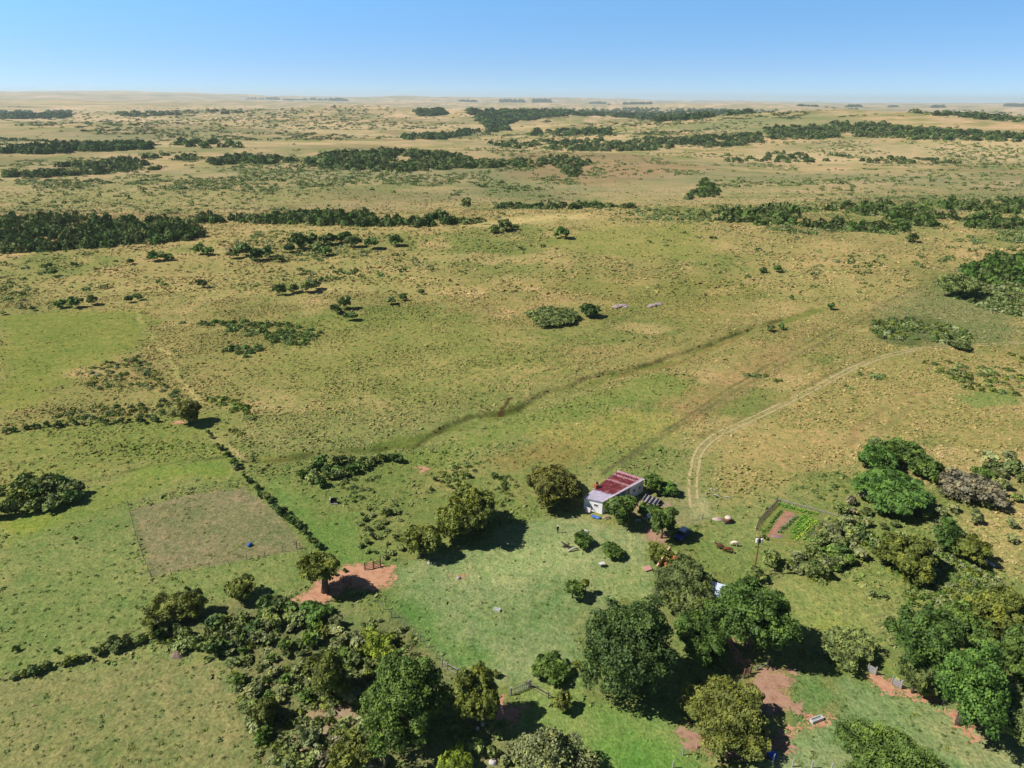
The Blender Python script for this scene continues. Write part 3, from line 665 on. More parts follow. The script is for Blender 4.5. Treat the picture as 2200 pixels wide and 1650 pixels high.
T(1126,990,1246,1098,'bronze','dense bronze green tree immediately left of the white house','the bronze tree by the house',.1,n=24,flat=1.5)
T(1298,1062,1366,1130,'mid','green tree growing against the porch side of the white house','the porch tree',.6)
T(1372,1080,1410,1112,'bright','small bright green tree in front of the solar panels','the small tree by the panels',.3)
T(1397,1088,1452,1158,'mid','rounded green tree immediately left of the parked blue car','the tree by the car',.5)
T(1384,1020,1426,1062,'mid','mid green bushy tree right behind the back wall of the house',None,.1)
T(1420,1036,1456,1066,'bright','bright green round shrub tree right of the house back wall',None,.1)
T(1228,1144,1272,1170,'dark','small dark flat topped lawn tree beside the dead log','the flat topped lawn tree',.6,dens=1.2)
T(1290,1167,1340,1200,'mid','small green lawn tree right of the flat topped one','the small green lawn tree',.4)
T(1210,1245,1252,1282,'mid','little round tree with a bare thin stem alone on the lawn','the little lone lawn tree',1.1,dens=1.2)
T(1250,1245,1266,1266,'olive','slim sapling touching the little round tree on the lawn',None,1.3)
T(485,1236,546,1292,'olive','olive green tree at the top of the thicket left of the red earth','the olive thicket tree',.3)
T(318,1278,402,1345,'yolive','yellowish olive tree at the left end of the thicket','the yellowish thicket tree',.2)
T(385,1270,440,1330,'olive','darker olive tree touching the right of the yellowish thicket tree',None,.2)
T(660,1400,745,1510,'olive','tall olive tree in the middle of the thicket','the tall middle thicket tree',.3)
T(376,860,430,912,'bronze','solitary bronze brown tree beside the long hedge at left','the solitary bronze tree',.4)
T(1848,958,1922,1020,'bright','bright green tree in front of the grey green one at right','the bright front right tree',.2)
T(1900,941,1974,1000,'mid','mid green tree at the top of the right hand tree group','the top right group tree',.2)
T(1862,942,1910,976,'greygreen','grey green tree behind the bright one at right',None,.2)
T(1844,1006,1984,1098,'bright','largest bright green dome shaped tree on the right slope','the bright dome tree',.1,n=30,leaf=.42)
T(1958,980,2022,1030,'mid','mid green tree right of the bright dome tree','the tree right of the dome',.2)
T(2030,1014,2142,1082,'brown','wide leafless grey brown tree on the right slope','the grey brown bare tree',.2,dens=.5)
T(2086,1000,2132,1034,'mid','small green tree behind the grey brown bare tree',None,.1)
T(1898,1150,2002,1240,'olive','olive green tree in the scrub below the bright dome tree','the olive scrub tree',.3)
T(2008,1120,2066,1188,'dark','dark green tree left of the pale stones at right','the dark tree by the stones',.2)
T(2046,1148,2122,1212,'olive','olive tree touching the pale stones on the right slope','the olive tree by the stones',.2)
T(1390,1167,1440,1206,'olive','low olive bush tree just above the ruined hut','the olive bush above the ruin',.1)
T(1142,1405,1224,1468,'mid','wide rounded green shrub tree left of the huge dark lawn tree','the wide rounded shrub tree',.1)
T(1188,1488,1226,1530,'yolive','yellow green sapling standing in front of the picket gate','the yellow green sapling',.3)
T(700,1565,800,1660,'yolive','yellow green tree at the bottom edge below the pale earth','the yellow bottom tree',.2,dens=.8)
T(938,1600,1014,1670,'lime','lime green bush tree at the bottom edge right of the big shadow','the lime bottom bush',.1,dens=.8)
T(765,1360,842,1405,'lime','lime yellow low tree in the upper part of the thicket','the lime thicket tree',.1,dens=.8)
T(640,1290,702,1338,'bright','bright green round bush tree just below the red earth','the bright bush by red earth',.1)
T(548,1500,596,1560,'yolive','yellow olive bush tree on the left flank of the thicket','the yellow flank bush',.1)
T(2020,590,2100,640,'greygreen','grey green tree clump in front of the far bright green grove at right',None,.1)
T(1130,662,1250,696,'greygreen','long low grey green tree clump on the open hillside','the low hillside clump',.05,dens=.8)
T(1246,652,1288,682,'deep','dark round tree at the right end of the low hillside clump','the dark hillside tree',.1)
T(2040,730,2090,752,'dull','dull green bush at the right end of the right slope scrub',None,.05)

# ------------------------------------------------------------------ shrubs: eight shapes, copied
def unit_shrub(i, leaf=.24, n=9, dens=.95):
    lb = lobes_for(1, 1, .88, .72, 900 + i, n)
    return crown_mesh('shrub', lb, leaf, 950 + i, dens, .42, zmin=-.05, puff=.32)
SHR = [unit_shrub(i) for i in range(8)] + [unit_shrub(8, .3, 8, .5), unit_shrub(9, .28, 8, .5)]
for me in SHR: me.materials.append(LEAF)
PLANTS = []
def shrub_at(px, py, wpx, col, kind, group, thin=False, tall=1.0):
    P = gp(px, py); s = scale_at(P); r = wpx / 2 / s
    Q = gp(px, py, r * .6); P = np.array([Q[0], Q[1], float(height(Q[0], Q[1]))])
    me = SHR[random.randrange(8, 10) if thin else random.randrange(8)]
    o = bpy.data.objects.new(kind, me); COL.objects.link(o)
    o.location = Vector(P); o.rotation_euler = (0, 0, random.uniform(0, 6.28)); z = random.uniform(.75, 1.15) * tall
    o.scale = (r * random.uniform(.9, 1.12), r * random.uniform(.9, 1.12), r * z)
    c = np.array(C[col]) * random.uniform(.9, 1.3); o.color = rgba(c)
    o['category'] = kind; o['group'] = group; PLANTS.append((o, P, CW[col], kind)); return o
def poisson(poly, n, gap):
    P = np.array(poly); pts = []; k = 0
    while len(pts) < n and k < 60 * n:
        k += 1; x = random.uniform(P[:, 0].min(), P[:, 0].max()); y = random.uniform(P[:, 1].min(), P[:, 1].max())
        if not in_poly(np.array([x]), np.array([y]), poly)[0]: continue
        if all((x - a) ** 2 + ((y - b) * 1.5) ** 2 > gap * gap for a, b in pts): pts.append((x, y))
    return pts
def shrubs(poly, n, w, cols, group, kind='shrub', thin=.15, gap=.62, tall=1.0):
    for x, y in poisson(poly, n, gap * (w[0] + w[1]) / 2):
        shrub_at(x, y, random.uniform(*w), random.choice(cols), kind, group, random.random() < thin, tall)
def hedge(line, n, w, cols, group, kind='bush', thin=.1):
    P = resample(np.array(line, float), 1.0)
    for i in range(n):
        q = P[int((i + random.uniform(.1, .9)) / n * (len(P) - 1))]
        shrub_at(q[0] + random.uniform(-2, 2), q[1] + random.uniform(-3, 3), random.uniform(*w), random.choice(cols), kind, group, random.random() < thin)
MIXC = ['greygreen', 'greygreen', 'dull', 'mid', 'olive', 'grey', 'mid', 'grey']
shrubs([(440,1390),(560,1310),(640,1300),(700,1330),(760,1345),(850,1380),(930,1430),(950,1440),(800,1490),(770,1530),(650,1500),(620,1540),(560,1590),(520,1500),(480,1430)], 74, (20,44), MIXC, 'shrubs of the dense thicket', thin=.3, gap=.78, tall=.9)
shrubs([(330,1390),(450,1330),(560,1290),(640,1290),(620,1340),(480,1400),(400,1395)], 18, (26,46), ['greygreen','dull','deep','greygreen'], 'shrubs of the dense thicket', tall=.9)
hedge([(20,1458),(70,1440),(130,1425),(200,1402),(300,1372),(390,1352)], 15, (20,40), ['deep','dull','greygreen','olive'], 'shrubs along the left paddock hedge', 'shrub')
shrubs([(770,1090),(850,1080),(870,1120),(860,1190),(790,1205),(765,1150)], 24, (10,24), ['deep','dull','greygreen','grey'], 'shrubs left of the small olive tree', gap=.9, tall=.75)
shrubs([(650,1005),(720,985),(800,985),(860,975),(870,985),(760,1010),(700,1040),(640,1030)], 26, (14,30), ['deep','dull','dark','greygreen'], 'shrubs in the gully below the stream')
shrubs([(1690,1215),(1750,1168),(1785,1125),(1850,1115),(1850,1200),(1770,1240),(1720,1230)], 34, (18,42), ['greygreen','dull','grey','mid','deep'], 'shrubs between garden and right slope', gap=.66)
shrubs([(1790,1085),(1850,1060),(1990,1100),(2000,1140),(1850,1140)], 14, (18,34), ['greygreen','dull','grey','brown'], 'shrubs around the bright dome tree', gap=.9)
shrubs([(2120,985),(2200,975),(2200,1080),(2140,1060)], 10, (22,46), ['greygreen','dull','grey'], 'shrubs at the right edge slope')
shrubs([(590,1640),(640,1575),(700,1600),(830,1640),(700,1650)], 12, (26,54), ['greygreen','dull','grey','brown'], 'shrubs at the bottom edge')
shrubs([(1010,1600),(1100,1570),(1120,1640),(1020,1650)], 6, (22,44), ['greygreen','grey'], 'shrubs at the bottom edge', thin=.5)
shrubs([(-10,1040),(60,1030),(150,1040),(185,1065),(140,1085),(60,1100),(-10,1105)], 22, (28,50), ['deep','greygreen','dull','dull','olive'], 'shrubs of the dark left thicket', gap=.45)
shrubs([(2000,1100),(2100,1080),(2200,1100),(2180,1160),(2080,1120)], 7, (16,30), ['grey','greygreen','dull'], 'shrubs at the right edge slope', gap=1)
shrubs([(1080,1015),(1090,1060),(1070,1070),(880,1050),(900,1030)], 8, (10,18), ['dull','deep'], 'small shrubs in the grass left of the house', gap=2)
hedge([(545,1045),(580,1075),(610,1105),(640,1130),(660,1150),(690,1185)], 17, (12,28), ['deep','dull','dark'], 'bushes of the diagonal hedge beside the bare field')
hedge([(438,915),(465,955),(495,985),(515,1015),(545,1042)], 9, (10,20), ['deep','dull','dark'], 'bushes of the upper diagonal hedge')
hedge([(0,930),(60,918),(150,910),(240,906),(350,904)], 22, (8,18), ['deep','dull','dark'], 'bushes of the long left hedge')
for bx, by, bw in [(718,1232,14),(712,1228,12),(740,1226,10),(1655,1205,44),(1625,1236,40),(1445,1062,16),(1418,1078,14),(1640,1152,18),(1722,1400,22),(1258,1440,26),(1240,1430,20),(1065,1450,20),(1215,1500,14),(1005,1585,16),(900,1580,22),(760,1275,12),(590,1340,24),(120,1400,14),(35,1395,16),(160,1155,10),(400,1265,12)]:
    shrub_at(bx, by, bw, random.choice(['dull', 'olive', 'greygreen', 'mid']), 'bush', 'single bushes near the farm')
# mid-distance bushes one can tell apart
for bx, by, bw in [(330,553,28),(345,551,30),(362,553,22),(428,539,26),(448,541,24),(280,563,16),(95,573,14),(108,571,12),(112,587,22),(160,569,14),(436,611,22),(500,548,26),(522,540,34),(550,548,38),(575,545,26),(600,556,22),(620,535,24),(640,524,38),(668,520,30),(706,515,36),(740,510,34),(760,522,30),(800,525,34),(850,520,30),(680,532,26),(700,540,30),(600,626,26),(630,620,28),(660,618,36),(680,614,26),(1060,492,26),(1085,485,34),(1105,488,20),(1208,503,30),(1000,441,26),(1960,512,26),(1785,660,18),(1655,706,20),(1680,704,16),(8,672,14),(70,663,14),(1640,580,18),(1670,579,20),(1700,640,10),(300,640,16),(275,644,20),(160,652,30),(200,648,24),(130,655,22),(740,655,32),(755,680,30),(720,665,26),(840,648,22),(865,640,20),(905,628,14)]:
    shrub_at(bx, by, bw, random.choice(['dark', 'deep', 'dull', 'dark', 'greygreen']), 'bush', 'bushes scattered over the open range')
ORD = ['', 'second ', 'third ', 'fourth ', 'fifth ', 'sixth ', 'seventh ', 'eighth ', 'ninth ', 'tenth ', 'eleventh ', 'twelfth ', 'thirteenth ', 'fourteenth ', 'fifteenth ', 'sixteenth ', 'seventeenth ', 'eighteenth ', 'nineteenth ', 'twentieth ']
def label_plants():
    LAND.append(('the white house', gp(1300, 1090))); LAND.append(('the utility pole', gp(1618, 1238))); LAND.append(('the far left wood', gp(300, 520)))
    LAND.append(('the black and white cistern', gp(718, 1080))); LAND.append(('the bare field gate post', gp(650, 1180)))
    by = {}
    for o, P, cw, kind in PLANTS:
        q = min(LAND, key=lambda l: np.linalg.norm((l[1] - P)[:2])); d = (P - q[1])[:2]; depth = np.array([0, 1.])
        a, b = d[0], d[1]
        rel = ('right of' if a > 0 else 'left of') if abs(a) > abs(b) else ('behind' if b > 0 else 'in front of')
        by.setdefault((cw, kind, rel, q[0]), []).append((np.linalg.norm(d), o))
    for (cw, kind, rel, noun), v in by.items():
        for i, (_, o) in enumerate(sorted(v, key=lambda t: t[0])):
            o['label'] = f"{ORD[min(i, 19)]}nearest {cw} {kind} {rel} {noun}"

# ------------------------------------------------------------------ far woods and scrub: nobody could count these
def base_bush(i, n=64, leaf=.42):
    r = np.random.default_rng(300 + i); d = r.normal(size=(n, 3)); d /= np.linalg.norm(d, axis=1)[:, None]; d[:, 2] = np.abs(d[:, 2]) * 1.0 - .12
    lump = 1 + .28 * np.sin(3 * np.arctan2(d[:, 1], d[:, 0]) + i) * (1 - d[:, 2])
    P = d * np.stack([lump, lump, np.ones(n)], 1) * r.uniform(.8, 1.05, (n, 1)); P[:, 2] = np.maximum(P[:, 2], .02) + .05
    V, t = leaf_quads(P, d + [0, 0, .25], leaf, .35, 400 + i, np.clip(r.normal(.55, .16, n), 0, 1), clump=.5); return V, t
BB = [base_bush(i) for i in range(6)]
BBS = [base_bush(i + 10, 18, .62) for i in range(4)]
def merge_bushes(name, P, rad, hgt, cols, label, base=BB, cat='scrub', kind='stuff'):
    Vs, Cs = [], []; n = len(P); bi = RNG.integers(0, len(base), n)
    for i in range(len(base)):
        q = np.where(bi == i)[0]
        if not len(q): continue
        V, t = base[i]; a = RNG.uniform(0, 6.28, len(q)); c, s = np.cos(a)[:, None], np.sin(a)[:, None]
        X = (V[None, :, 0] * c - V[None, :, 1] * s) * rad[q][:, None] + P[q, 0][:, None]
        Y = (V[None, :, 0] * s + V[None, :, 1] * c) * rad[q][:, None] + P[q, 1][:, None]
        Z = V[None, :, 2] * hgt[q][:, None] + P[q, 2][:, None]
        Vs.append(np.stack([X, Y, Z], -1).reshape(-1, 3))
        Cs.append((cols[q][:, None, :] * (.5 + t)[None, :, None]).reshape(-1, 3))
    V = np.concatenate(Vs); me = np_mesh(name, V, 4, np.arange(len(V)), {'col': np.concatenate(Cs)})
    o = link(name, me, STUFFLEAF); tag(o, label, cat, kind=kind); return o
def sample_poly(poly, n):
    P = np.array(poly); out = []
    while len(out) < n:
        x = RNG.uniform(P[:, 0].min(), P[:, 0].max(), n * 3); y = RNG.uniform(P[:, 1].min(), P[:, 1].max(), n * 3)
        k = in_poly(x, y, poly); out += list(zip(x[k], y[k]))
    return np.array(out[:n])
def wood(name, poly, n, r, h, cols, label, clump=0.0, base=BB, cat='scrub'):
    q = sample_poly(poly, n); P = gpts(q[:, 0], q[:, 1])
    if clump > 0:
        d = np.linalg.norm(P[:, :2], axis=1); k = fbm(P[:, 0] / (d.mean() * .05), P[:, 1] / (d.mean() * .06), 3, 7) > clump; P = P[k]
    n = len(P); rad = RNG.uniform(*r, n); hg = RNG.uniform(*h, n)
    cc = np.array([C[c] for c in cols]); col = cc[RNG.integers(0, len(cols), n)] * RNG.uniform(.85, 1.45, (n, 1)) * (.72 if r[1] > 3.3 else 1)
    merge_bushes(name, P, rad, hg, col, label, base, cat)
WD = ['dark', 'deep', 'deep', 'greygreen', 'dull']
wood('woodland', [(0,470),(120,464),(230,472),(350,472),(420,484),(445,502),(440,515),(300,528),(150,538),(0,545)], 330, (2.2,4.0), (3.2,5.5), WD, 'dense dark wood at the left edge in the middle distance')
wood('woodland', [(420,465),(560,470),(700,458),(850,465),(1030,468),(1040,480),(930,487),(760,488),(640,482),(430,480)], 230, (2,4), (2.5,5.5), WD, 'line of dark trees running right from the left wood', .36)
wood('woodland', [(1480,460),(1700,442),(1960,434),(2200,427),(2200,500),(2120,490),(2000,500),(1940,505),(1700,486),(1560,478)], 520, (1.6,4.2), (1.6,5), ['dark','dull','greygreen','dull','mid'], 'broad belt of scrubby trees across the right middle distance', .40)
wood('woodland', [(2060,575),(2120,552),(2210,548),(2210,612),(2120,612),(2080,600)], 110, (1.6,3.4), (2,4), ['bright','mid','dark','dull','dark'], 'bright green grove at the right edge beyond the fence line')
wood('scrub', [(2010,610),(2060,575),(2130,600),(2210,615),(2210,690),(2060,650)], 200, (1.0,2.4), (.8,2), ['greygreen','dull','grey'], 'low grey green scrub around the bright right grove', .42)
wood('woodland', [(640,345),(700,332),(800,325),(900,325),(1000,337),(1070,350),(1130,347),(1110,360),(1000,362),(880,370),(760,368),(680,362)], 430, (4,8), (4,8), ['dark','deep','greygreen','dull'], 'long dense far wood left of centre', .30)
wood('woodland', [(0,378),(150,355),(350,333),(640,337),(640,350),(400,362),(200,376),(0,388)], 420, (3.5,7), (3,7), WD, 'broken far tree belt at left below the river wood', .44)
wood('woodland', [(0,320),(60,313),(330,309),(330,321),(100,331),(0,331)], 230, (5,9), (6,11), ['dark','deep','deep'], 'dark straight river wood at far left', .26)
wood('woodland', [(370,306),(430,302),(520,308),(520,317),(400,320)], 40, (5,9), (6,11), ['dark','deep'], 'scattered dark trees right of the far left river wood', .4)
wood('woodland', [(1030,307),(1200,302),(1420,297),(1640,287),(1640,308),(1500,320),(1300,326),(1100,320)], 520, (4,8), (4,8), ['dark','deep','greygreen','dull'], 'long green far wood in the centre', .34)
wood('woodland', [(1640,277),(1780,265),(1880,265),(2000,277),(2210,292),(2210,305),(2000,300),(1800,300),(1650,300)], 480, (5,9), (5,9), ['dark','deep','dull','greygreen'], 'green wood on the far right hill', .34)
wood('woodland', [(1560,330),(1750,330),(1880,338),(2110,345),(2100,352),(1900,352),(1700,350),(1560,348)], 200, (3,6), (3,6), WD, 'thin belt of trees below the far right hill', .45)
wood('woodland', [(1100,347),(1210,336),(1265,346),(1270,355),(1245,365),(1240,386),(1215,380),(1212,362),(1110,360)], 130, (3,6), (3,6), ['dark','dull','greygreen'], 'hooked clump of far trees right of centre', .34)
wood('woodland', [(1000,238),(1130,236),(1250,235),(1400,233),(1550,236),(1680,237),(1600,245),(1430,262),(1300,250),(1200,250),(1100,262),(1060,280),(1030,262)], 1000, (9,18), (9,16), ['deep','dark'], 'bluish far valley wood near the horizon', .30)
wood('woodland', [(865,293),(950,288),(1000,281),(1100,272),(1090,282),(1000,293),(950,300),(870,300)], 130, (6,11), (7,12), ['deep','dark'], 'dark winding far tree line left of the valley', .34)
wood('woodland', [(1130,282),(1310,277),(1310,290),(1140,292)], 110, (6,11), (6,11), ['deep','dark'], 'dark small wood on the pale far plain', .40)
wood('woodland', [(0,240),(150,239),(150,254),(0,257)], 170, (9,17), (8,15), ['deep','dark'], 'bluish wood at the left edge near the horizon', .36)
wood('woodland', [(250,242),(520,236),(520,244),(260,252)], 120, (8,15), (6,12), ['deep','greygreen'], 'thin bluish tree line left of the horizon centre', .46)
wood('woodland', [(888,238),(950,236),(962,247),(905,252)], 50, (9,16), (9,14), ['deep','dark'], 'round bluish wood on the far slope', .2)
wood('woodland', [(1950,242),(2080,236),(2200,245),(2200,262),(2100,258)], 90, (9,15), (7,12), ['deep','greygreen'], 'scattered bluish trees at far right', .46)
wood('woodland', [(1060,441),(1200,441),(1360,441),(1360,449),(1200,451),(1065,448)], 110, (2,4), (2,4.5), WD, 'low tree line behind the pale ridge', .36)
wood('woodland', [(1468,430),(1490,408),(1512,384),(1530,397),(1547,415),(1530,424)], 60, (2,4.5), (2,4.5), ['dark','dull','mid'], 'triangular dark clump of trees alone on the far tan slope')
wood('scrub', [(380,690),(560,690),(620,695),(690,715),(660,745),(560,735),(420,720)], 230, (.7,1.7), (.6,1.5), ['dull','mid','deep','greygreen'], 'low green scrub patches on the left slope', .44)
wood('scrub', [(400,745),(560,745),(560,765),(430,775)], 80, (.7,1.6), (.6,1.4), ['dull','deep','greygreen'], 'second band of low scrub under the first on the left slope', .40)
wood('scrub', [(1870,690),(2000,682),(2085,715),(2080,742),(1960,730),(1880,730)], 230, (.7,1.7), (.6,1.4), ['dull','olive','deep','grey'], 'low rusty green scrub on the right slope', .36)
wood('scrub', [(180,790),(300,760),(400,860),(360,895),(150,905),(60,905)], 260, (.5,1.1), (.4,1.0), ['dull','olive','grey','deep'], 'rough low scrub beside the yellow green pasture', .42)
wood('scrub', [(430,850),(520,860),(560,905),(520,935),(470,910)], 90, (.5,1.2), (.4,1), ['dull','mid','olive'], 'low scrub right of the bronze tree', .36)
wood('scrub', [(1560,800),(1900,780),(1960,880),(1840,920),(1760,840)], 120, (.6,1.4), (.5,1.1), ['dull','greygreen','olive'], 'scattered low scrub right of the track', .55)
wood('scrub', [(1900,780),(2200,760),(2200,850),(2000,840)], 150, (.6,1.5), (.5,1.2), ['dull','greygreen','olive'], 'scattered low scrub on the upper right slope', .55)
wood('scrub', [(1690,1200),(1780,1130),(1850,1060),(2010,1080),(2120,1200),(2180,1300),(1950,1300),(1750,1250)], 900, (.4,1.0), (.35,.9), ['grey','greygreen','olive','mid'], 'low weedy scrub over the right slope', .44)
wood('scrub', [(340,1380),(560,1300),(660,1300),(860,1340),(960,1450),(800,1560),(640,1640),(560,1640),(480,1430)], 420, (.4,.9), (.35,.9), ['dull','greygreen','olive','grey'], 'low undergrowth filling the dense thicket', .34)
wood('scrub', [(700,1040),(1000,985),(1120,1020),(1100,1090),(880,1080),(760,1080)], 210, (.35,.8), (.3,.7), ['dull','greygreen','olive','deep'], 'low weeds in the rough grass left of the house', .48)
wood('scrub', [(1640,1070),(1800,1000),(1880,1040),(1790,1085)], 60, (.35,.8), (.3,.7), ['dull','greygreen','olive'], 'low weeds behind the garden', .5)
wood('weeds', [(0,1465),(300,1420),(470,1415),(520,1520),(570,1650),(0,1650)], 170, (.12,.34), (.08,.26), ['dull','deep','olive'], 'small dark weeds dotted over the lower left paddock', 0, BBS, 'weeds')
wood('weeds', [(0,1150),(270,1100),(320,1240),(640,1185),(560,1280),(380,1290),(150,1410),(0,1440)], 190, (.14,.42), (.1,.3), ['dull','deep','olive'], 'small dark weeds dotted over the left pasture', 0, BBS, 'weeds')
wood('weeds', [(850,1240),(960,1190),(1250,1140),(1390,1180),(1400,1280),(1255,1370),(1240,1420),(1000,1430)], 170, (.1,.3), (.08,.22), ['dull','deep','olive'], 'small dark weeds dotted over the lawn', 0, BBS, 'weeds')
wood('weeds', [(1690,1290),(1860,1290),(1890,1400),(1800,1470),(2000,1500),(2180,1620),(1700,1650),(1690,1560)], 200, (.1,.34), (.08,.25), ['dull','deep','olive'], 'small dark weeds dotted over the lower right pasture', 0, BBS, 'weeds')
wood('weeds', [(300,1100),(400,1070),(525,1052),(630,1150),(640,1175),(480,1205),(335,1230)], 150, (.12,.4), (.08,.22), ['dull','olive','grey'], 'small weeds dotted over the bare brown field', .42, BBS, 'weeds')
FS = ['greygreen', 'dull', 'deep', 'grey', 'greygreen']
wood('scrub', [(0,335),(640,322),(1300,312),(1300,400),(900,425),(300,405),(0,405)], 5200, (1.4,3.2), (.8,2.4), FS, 'ragged grey green scrub around the far left tree belts', .50, BBS)
wood('scrub', [(1300,305),(2200,302),(2200,385),(1500,405)], 3600, (1.4,3.2), (.8,2.4), FS, 'ragged grey green scrub below the far right hill', .50, BBS)
wood('scrub', [(0,229),(1000,226),(1000,300),(0,305)], 2000, (4,9), (1.5,5), FS, 'thin bluish scrub on the far left plain', .52, BBS)
wood('scrub', [(1000,234),(2200,240),(2200,300),(1000,292)], 2600, (4,9), (1.5,5), FS, 'thin bluish scrub on the far right plain', .52, BBS)
wood('scrub', [(1330,455),(1700,430),(2200,415),(2200,525),(1900,512),(1500,495)], 3200, (.9,2.1), (.6,1.6), FS, 'low grey scrub between the trees of the right belt', .46, BBS)
wood('scrub', [(450,500),(880,490),(900,530),(620,565),(440,560)], 700, (.7,1.6), (.5,1.2), FS, 'low scrub between the bushes of the left range', .52, BBS)
def range_scrub():
    # dark low bushes dotted over the open range, thicker along drainage
    n = 150000; d = np.exp(RNG.uniform(math.log(330), math.log(4200), n)); a = RNG.uniform(-.72, .72, n)
    x = d * np.sin(a); y = d * np.cos(a)
    p = sstep(.50, .68, fbm(x / (40 + d * .11), y / (30 + d * .05), 4, 123)) * (.16 + .26 * sstep(700, 1500, d)) + .008
    k = RNG.random(n) < p * .55; x, y, d = x[k], y[k], d[k]; n = len(x)
    P = np.stack([x, y, height(x, y)], 1); rad = RNG.uniform(.5, 1.5, n) * (1 + d / 900); hg = rad * RNG.uniform(.5, .95, n)
    cc = np.array([C[c] for c in ['dark', 'dull', 'deep', 'greygreen', 'grey']]); col = cc[RNG.integers(0, 5, n)] * RNG.uniform(.8, 1.25, (n, 1))
    print('range bushes', n)
    merge_bushes('range_scrub', P, rad, hg, col, 'small dark bushes dotted all over the open range to the far plain', BBS)
range_scrub()
# groves on the skyline
for i, (xa, xb, yb, hp) in enumerate([(568,602,211,3.5),(604,630,212,2.5),(668,692,212,3.5),(708,758,213,3.5),(985,1024,216,3.5),(1074,1126,217,4.5),(1146,1182,217,5),(1270,1300,220,3),(1340,1400,221,3),(1724,1760,226,3),(1820,1850,227,3.5),(1910,1930,227,2.5),(2002,2032,228,3.5),(2160,2215,226,4)]):
    yb = yb + 3; P0 = gp((xa + xb) / 2, yb); s = scale_at(P0); n = max(12, int((xb - xa) * 1.6))
    q = gpts(RNG.uniform(xa, xb, n), RNG.uniform(yb - .4, yb + .8, n)); h = RNG.uniform(.5, 1.7, n) * hp / s
    q[:, 1] = P0[1] + (q[:, 1] - P0[1]) * .15; q[:, 2] = height(q[:, 0], q[:, 1])
    side = 'left' if (xa + xb) / 2 < 700 else ('centre' if (xa + xb) / 2 < 1450 else 'right')
    rank = ['leftmost', 'second from left', 'third from left', 'fourth from left', 'fifth from left', 'sixth from left', 'seventh from left', 'eighth from left', 'ninth from left', 'tenth from left', 'fifth from right', 'third from right', 'second from right', 'rightmost'][i]
    if i == 10: rank = 'fourth from right'
    if i == 9: rank = 'fifth from right'
    col = np.array([C['deep']] * n) * RNG.uniform(.8, 1.2, (n, 1))
    o = merge_bushes('tree_grove', q, np.full(n, 2.0 / s * .9 + 10), h, col, f'dark bluish grove of trees on the skyline, {rank}', cat='grove', kind=None); o['group'] = 'groves on the skyline'
    if 'kind' in o: del o['kind']

# ------------------------------------------------------------------ tussock grass over the rank pasture
def tussocks(name, dmin, dmax, step, size, label, blades=5):
    W = lambda d: .80 * d + 22
    X, Y = [], []
    ys = np.arange(dmin, dmax, step)
    for yy in ys:
        w = W(yy); xx = np.arange(-w, w, step); X.append(xx); Y.append(np.full(len(xx), yy))
    x = np.concatenate(X); y = np.concatenate(Y); n = len(x)
    x = x + RNG.uniform(-.55, .55, n) * step; y = y + RNG.uniform(-.55, .55, n) * step
    A, rg = ground_albedo(x, y); pa = .25 + .95 * sstep(.38, .62, fbm(x / 13, y / 11, 4, 201))
    k = RNG.random(n) < rg * pa * .85 * (1 - sstep(480, 800, y)); x, y, A, rg = x[k], y[k], A[k], rg[k]; n = len(x)
    r = RNG.uniform(*size, n) * (.65 + .35 * rg) * RNG.choice([.7, 1, 1, 1.45], n); z = height(x, y) - carve(x, y)
    t = fbm(x / 14, y / 14, 3, 211)
    tone = RNG.uniform(.86, 1.34, n)[:, None]; gr = RNG.random(n)
    colr = A * tone * np.where((gr < .30 + .3 * (t < .48))[:, None], np.array([[.76, .92, .68]]), np.array([[1.10, 1.05, 1.0]]))
    m = blades; P = np.repeat(np.stack([x, y, z], 1), m, 0); rr = np.repeat(r, m); k = n * m
    a = RNG.uniform(0, 6.28, k); rad = rr * np.sqrt(RNG.random(k)) * .75; hh = rr * RNG.uniform(.05, .34, k)
    P += np.stack([rad * np.cos(a), rad * np.sin(a), hh], 1)
    nr = np.stack([np.cos(a) * .5 - .15, np.sin(a) * .5, np.full(k, 1.0)], 1)
    V, _ = leaf_quads(P, nr, rr * 1.0, .26, 77)
    colr = np.clip(np.repeat(np.repeat(colr, m, 0) * RNG.uniform(.85, 1.15, (k, 1)), 4, 0), 0, .8)
    me = np_mesh(name, V, 4, np.arange(len(V)), {'col': colr})
    print(name, n)
    tag(link(name, me, TUSS), label, 'grass', kind='stuff')
tussocks('tussock_grass', 60, 300, .88, (.20, .52), 'straw coloured and green tussock grass over the near range', 6)
tussocks('far_tussock_grass', 300, 800, 1.9, (.5, 1.0), 'straw coloured tussock grass over the middle distance', 4)

# ================================================================== the farm
def zat(x, y): return float(height(x, y))
def G(px, py): P = gp(px, py); return np.array([P[0], P[1], zat(P[0], P[1])])

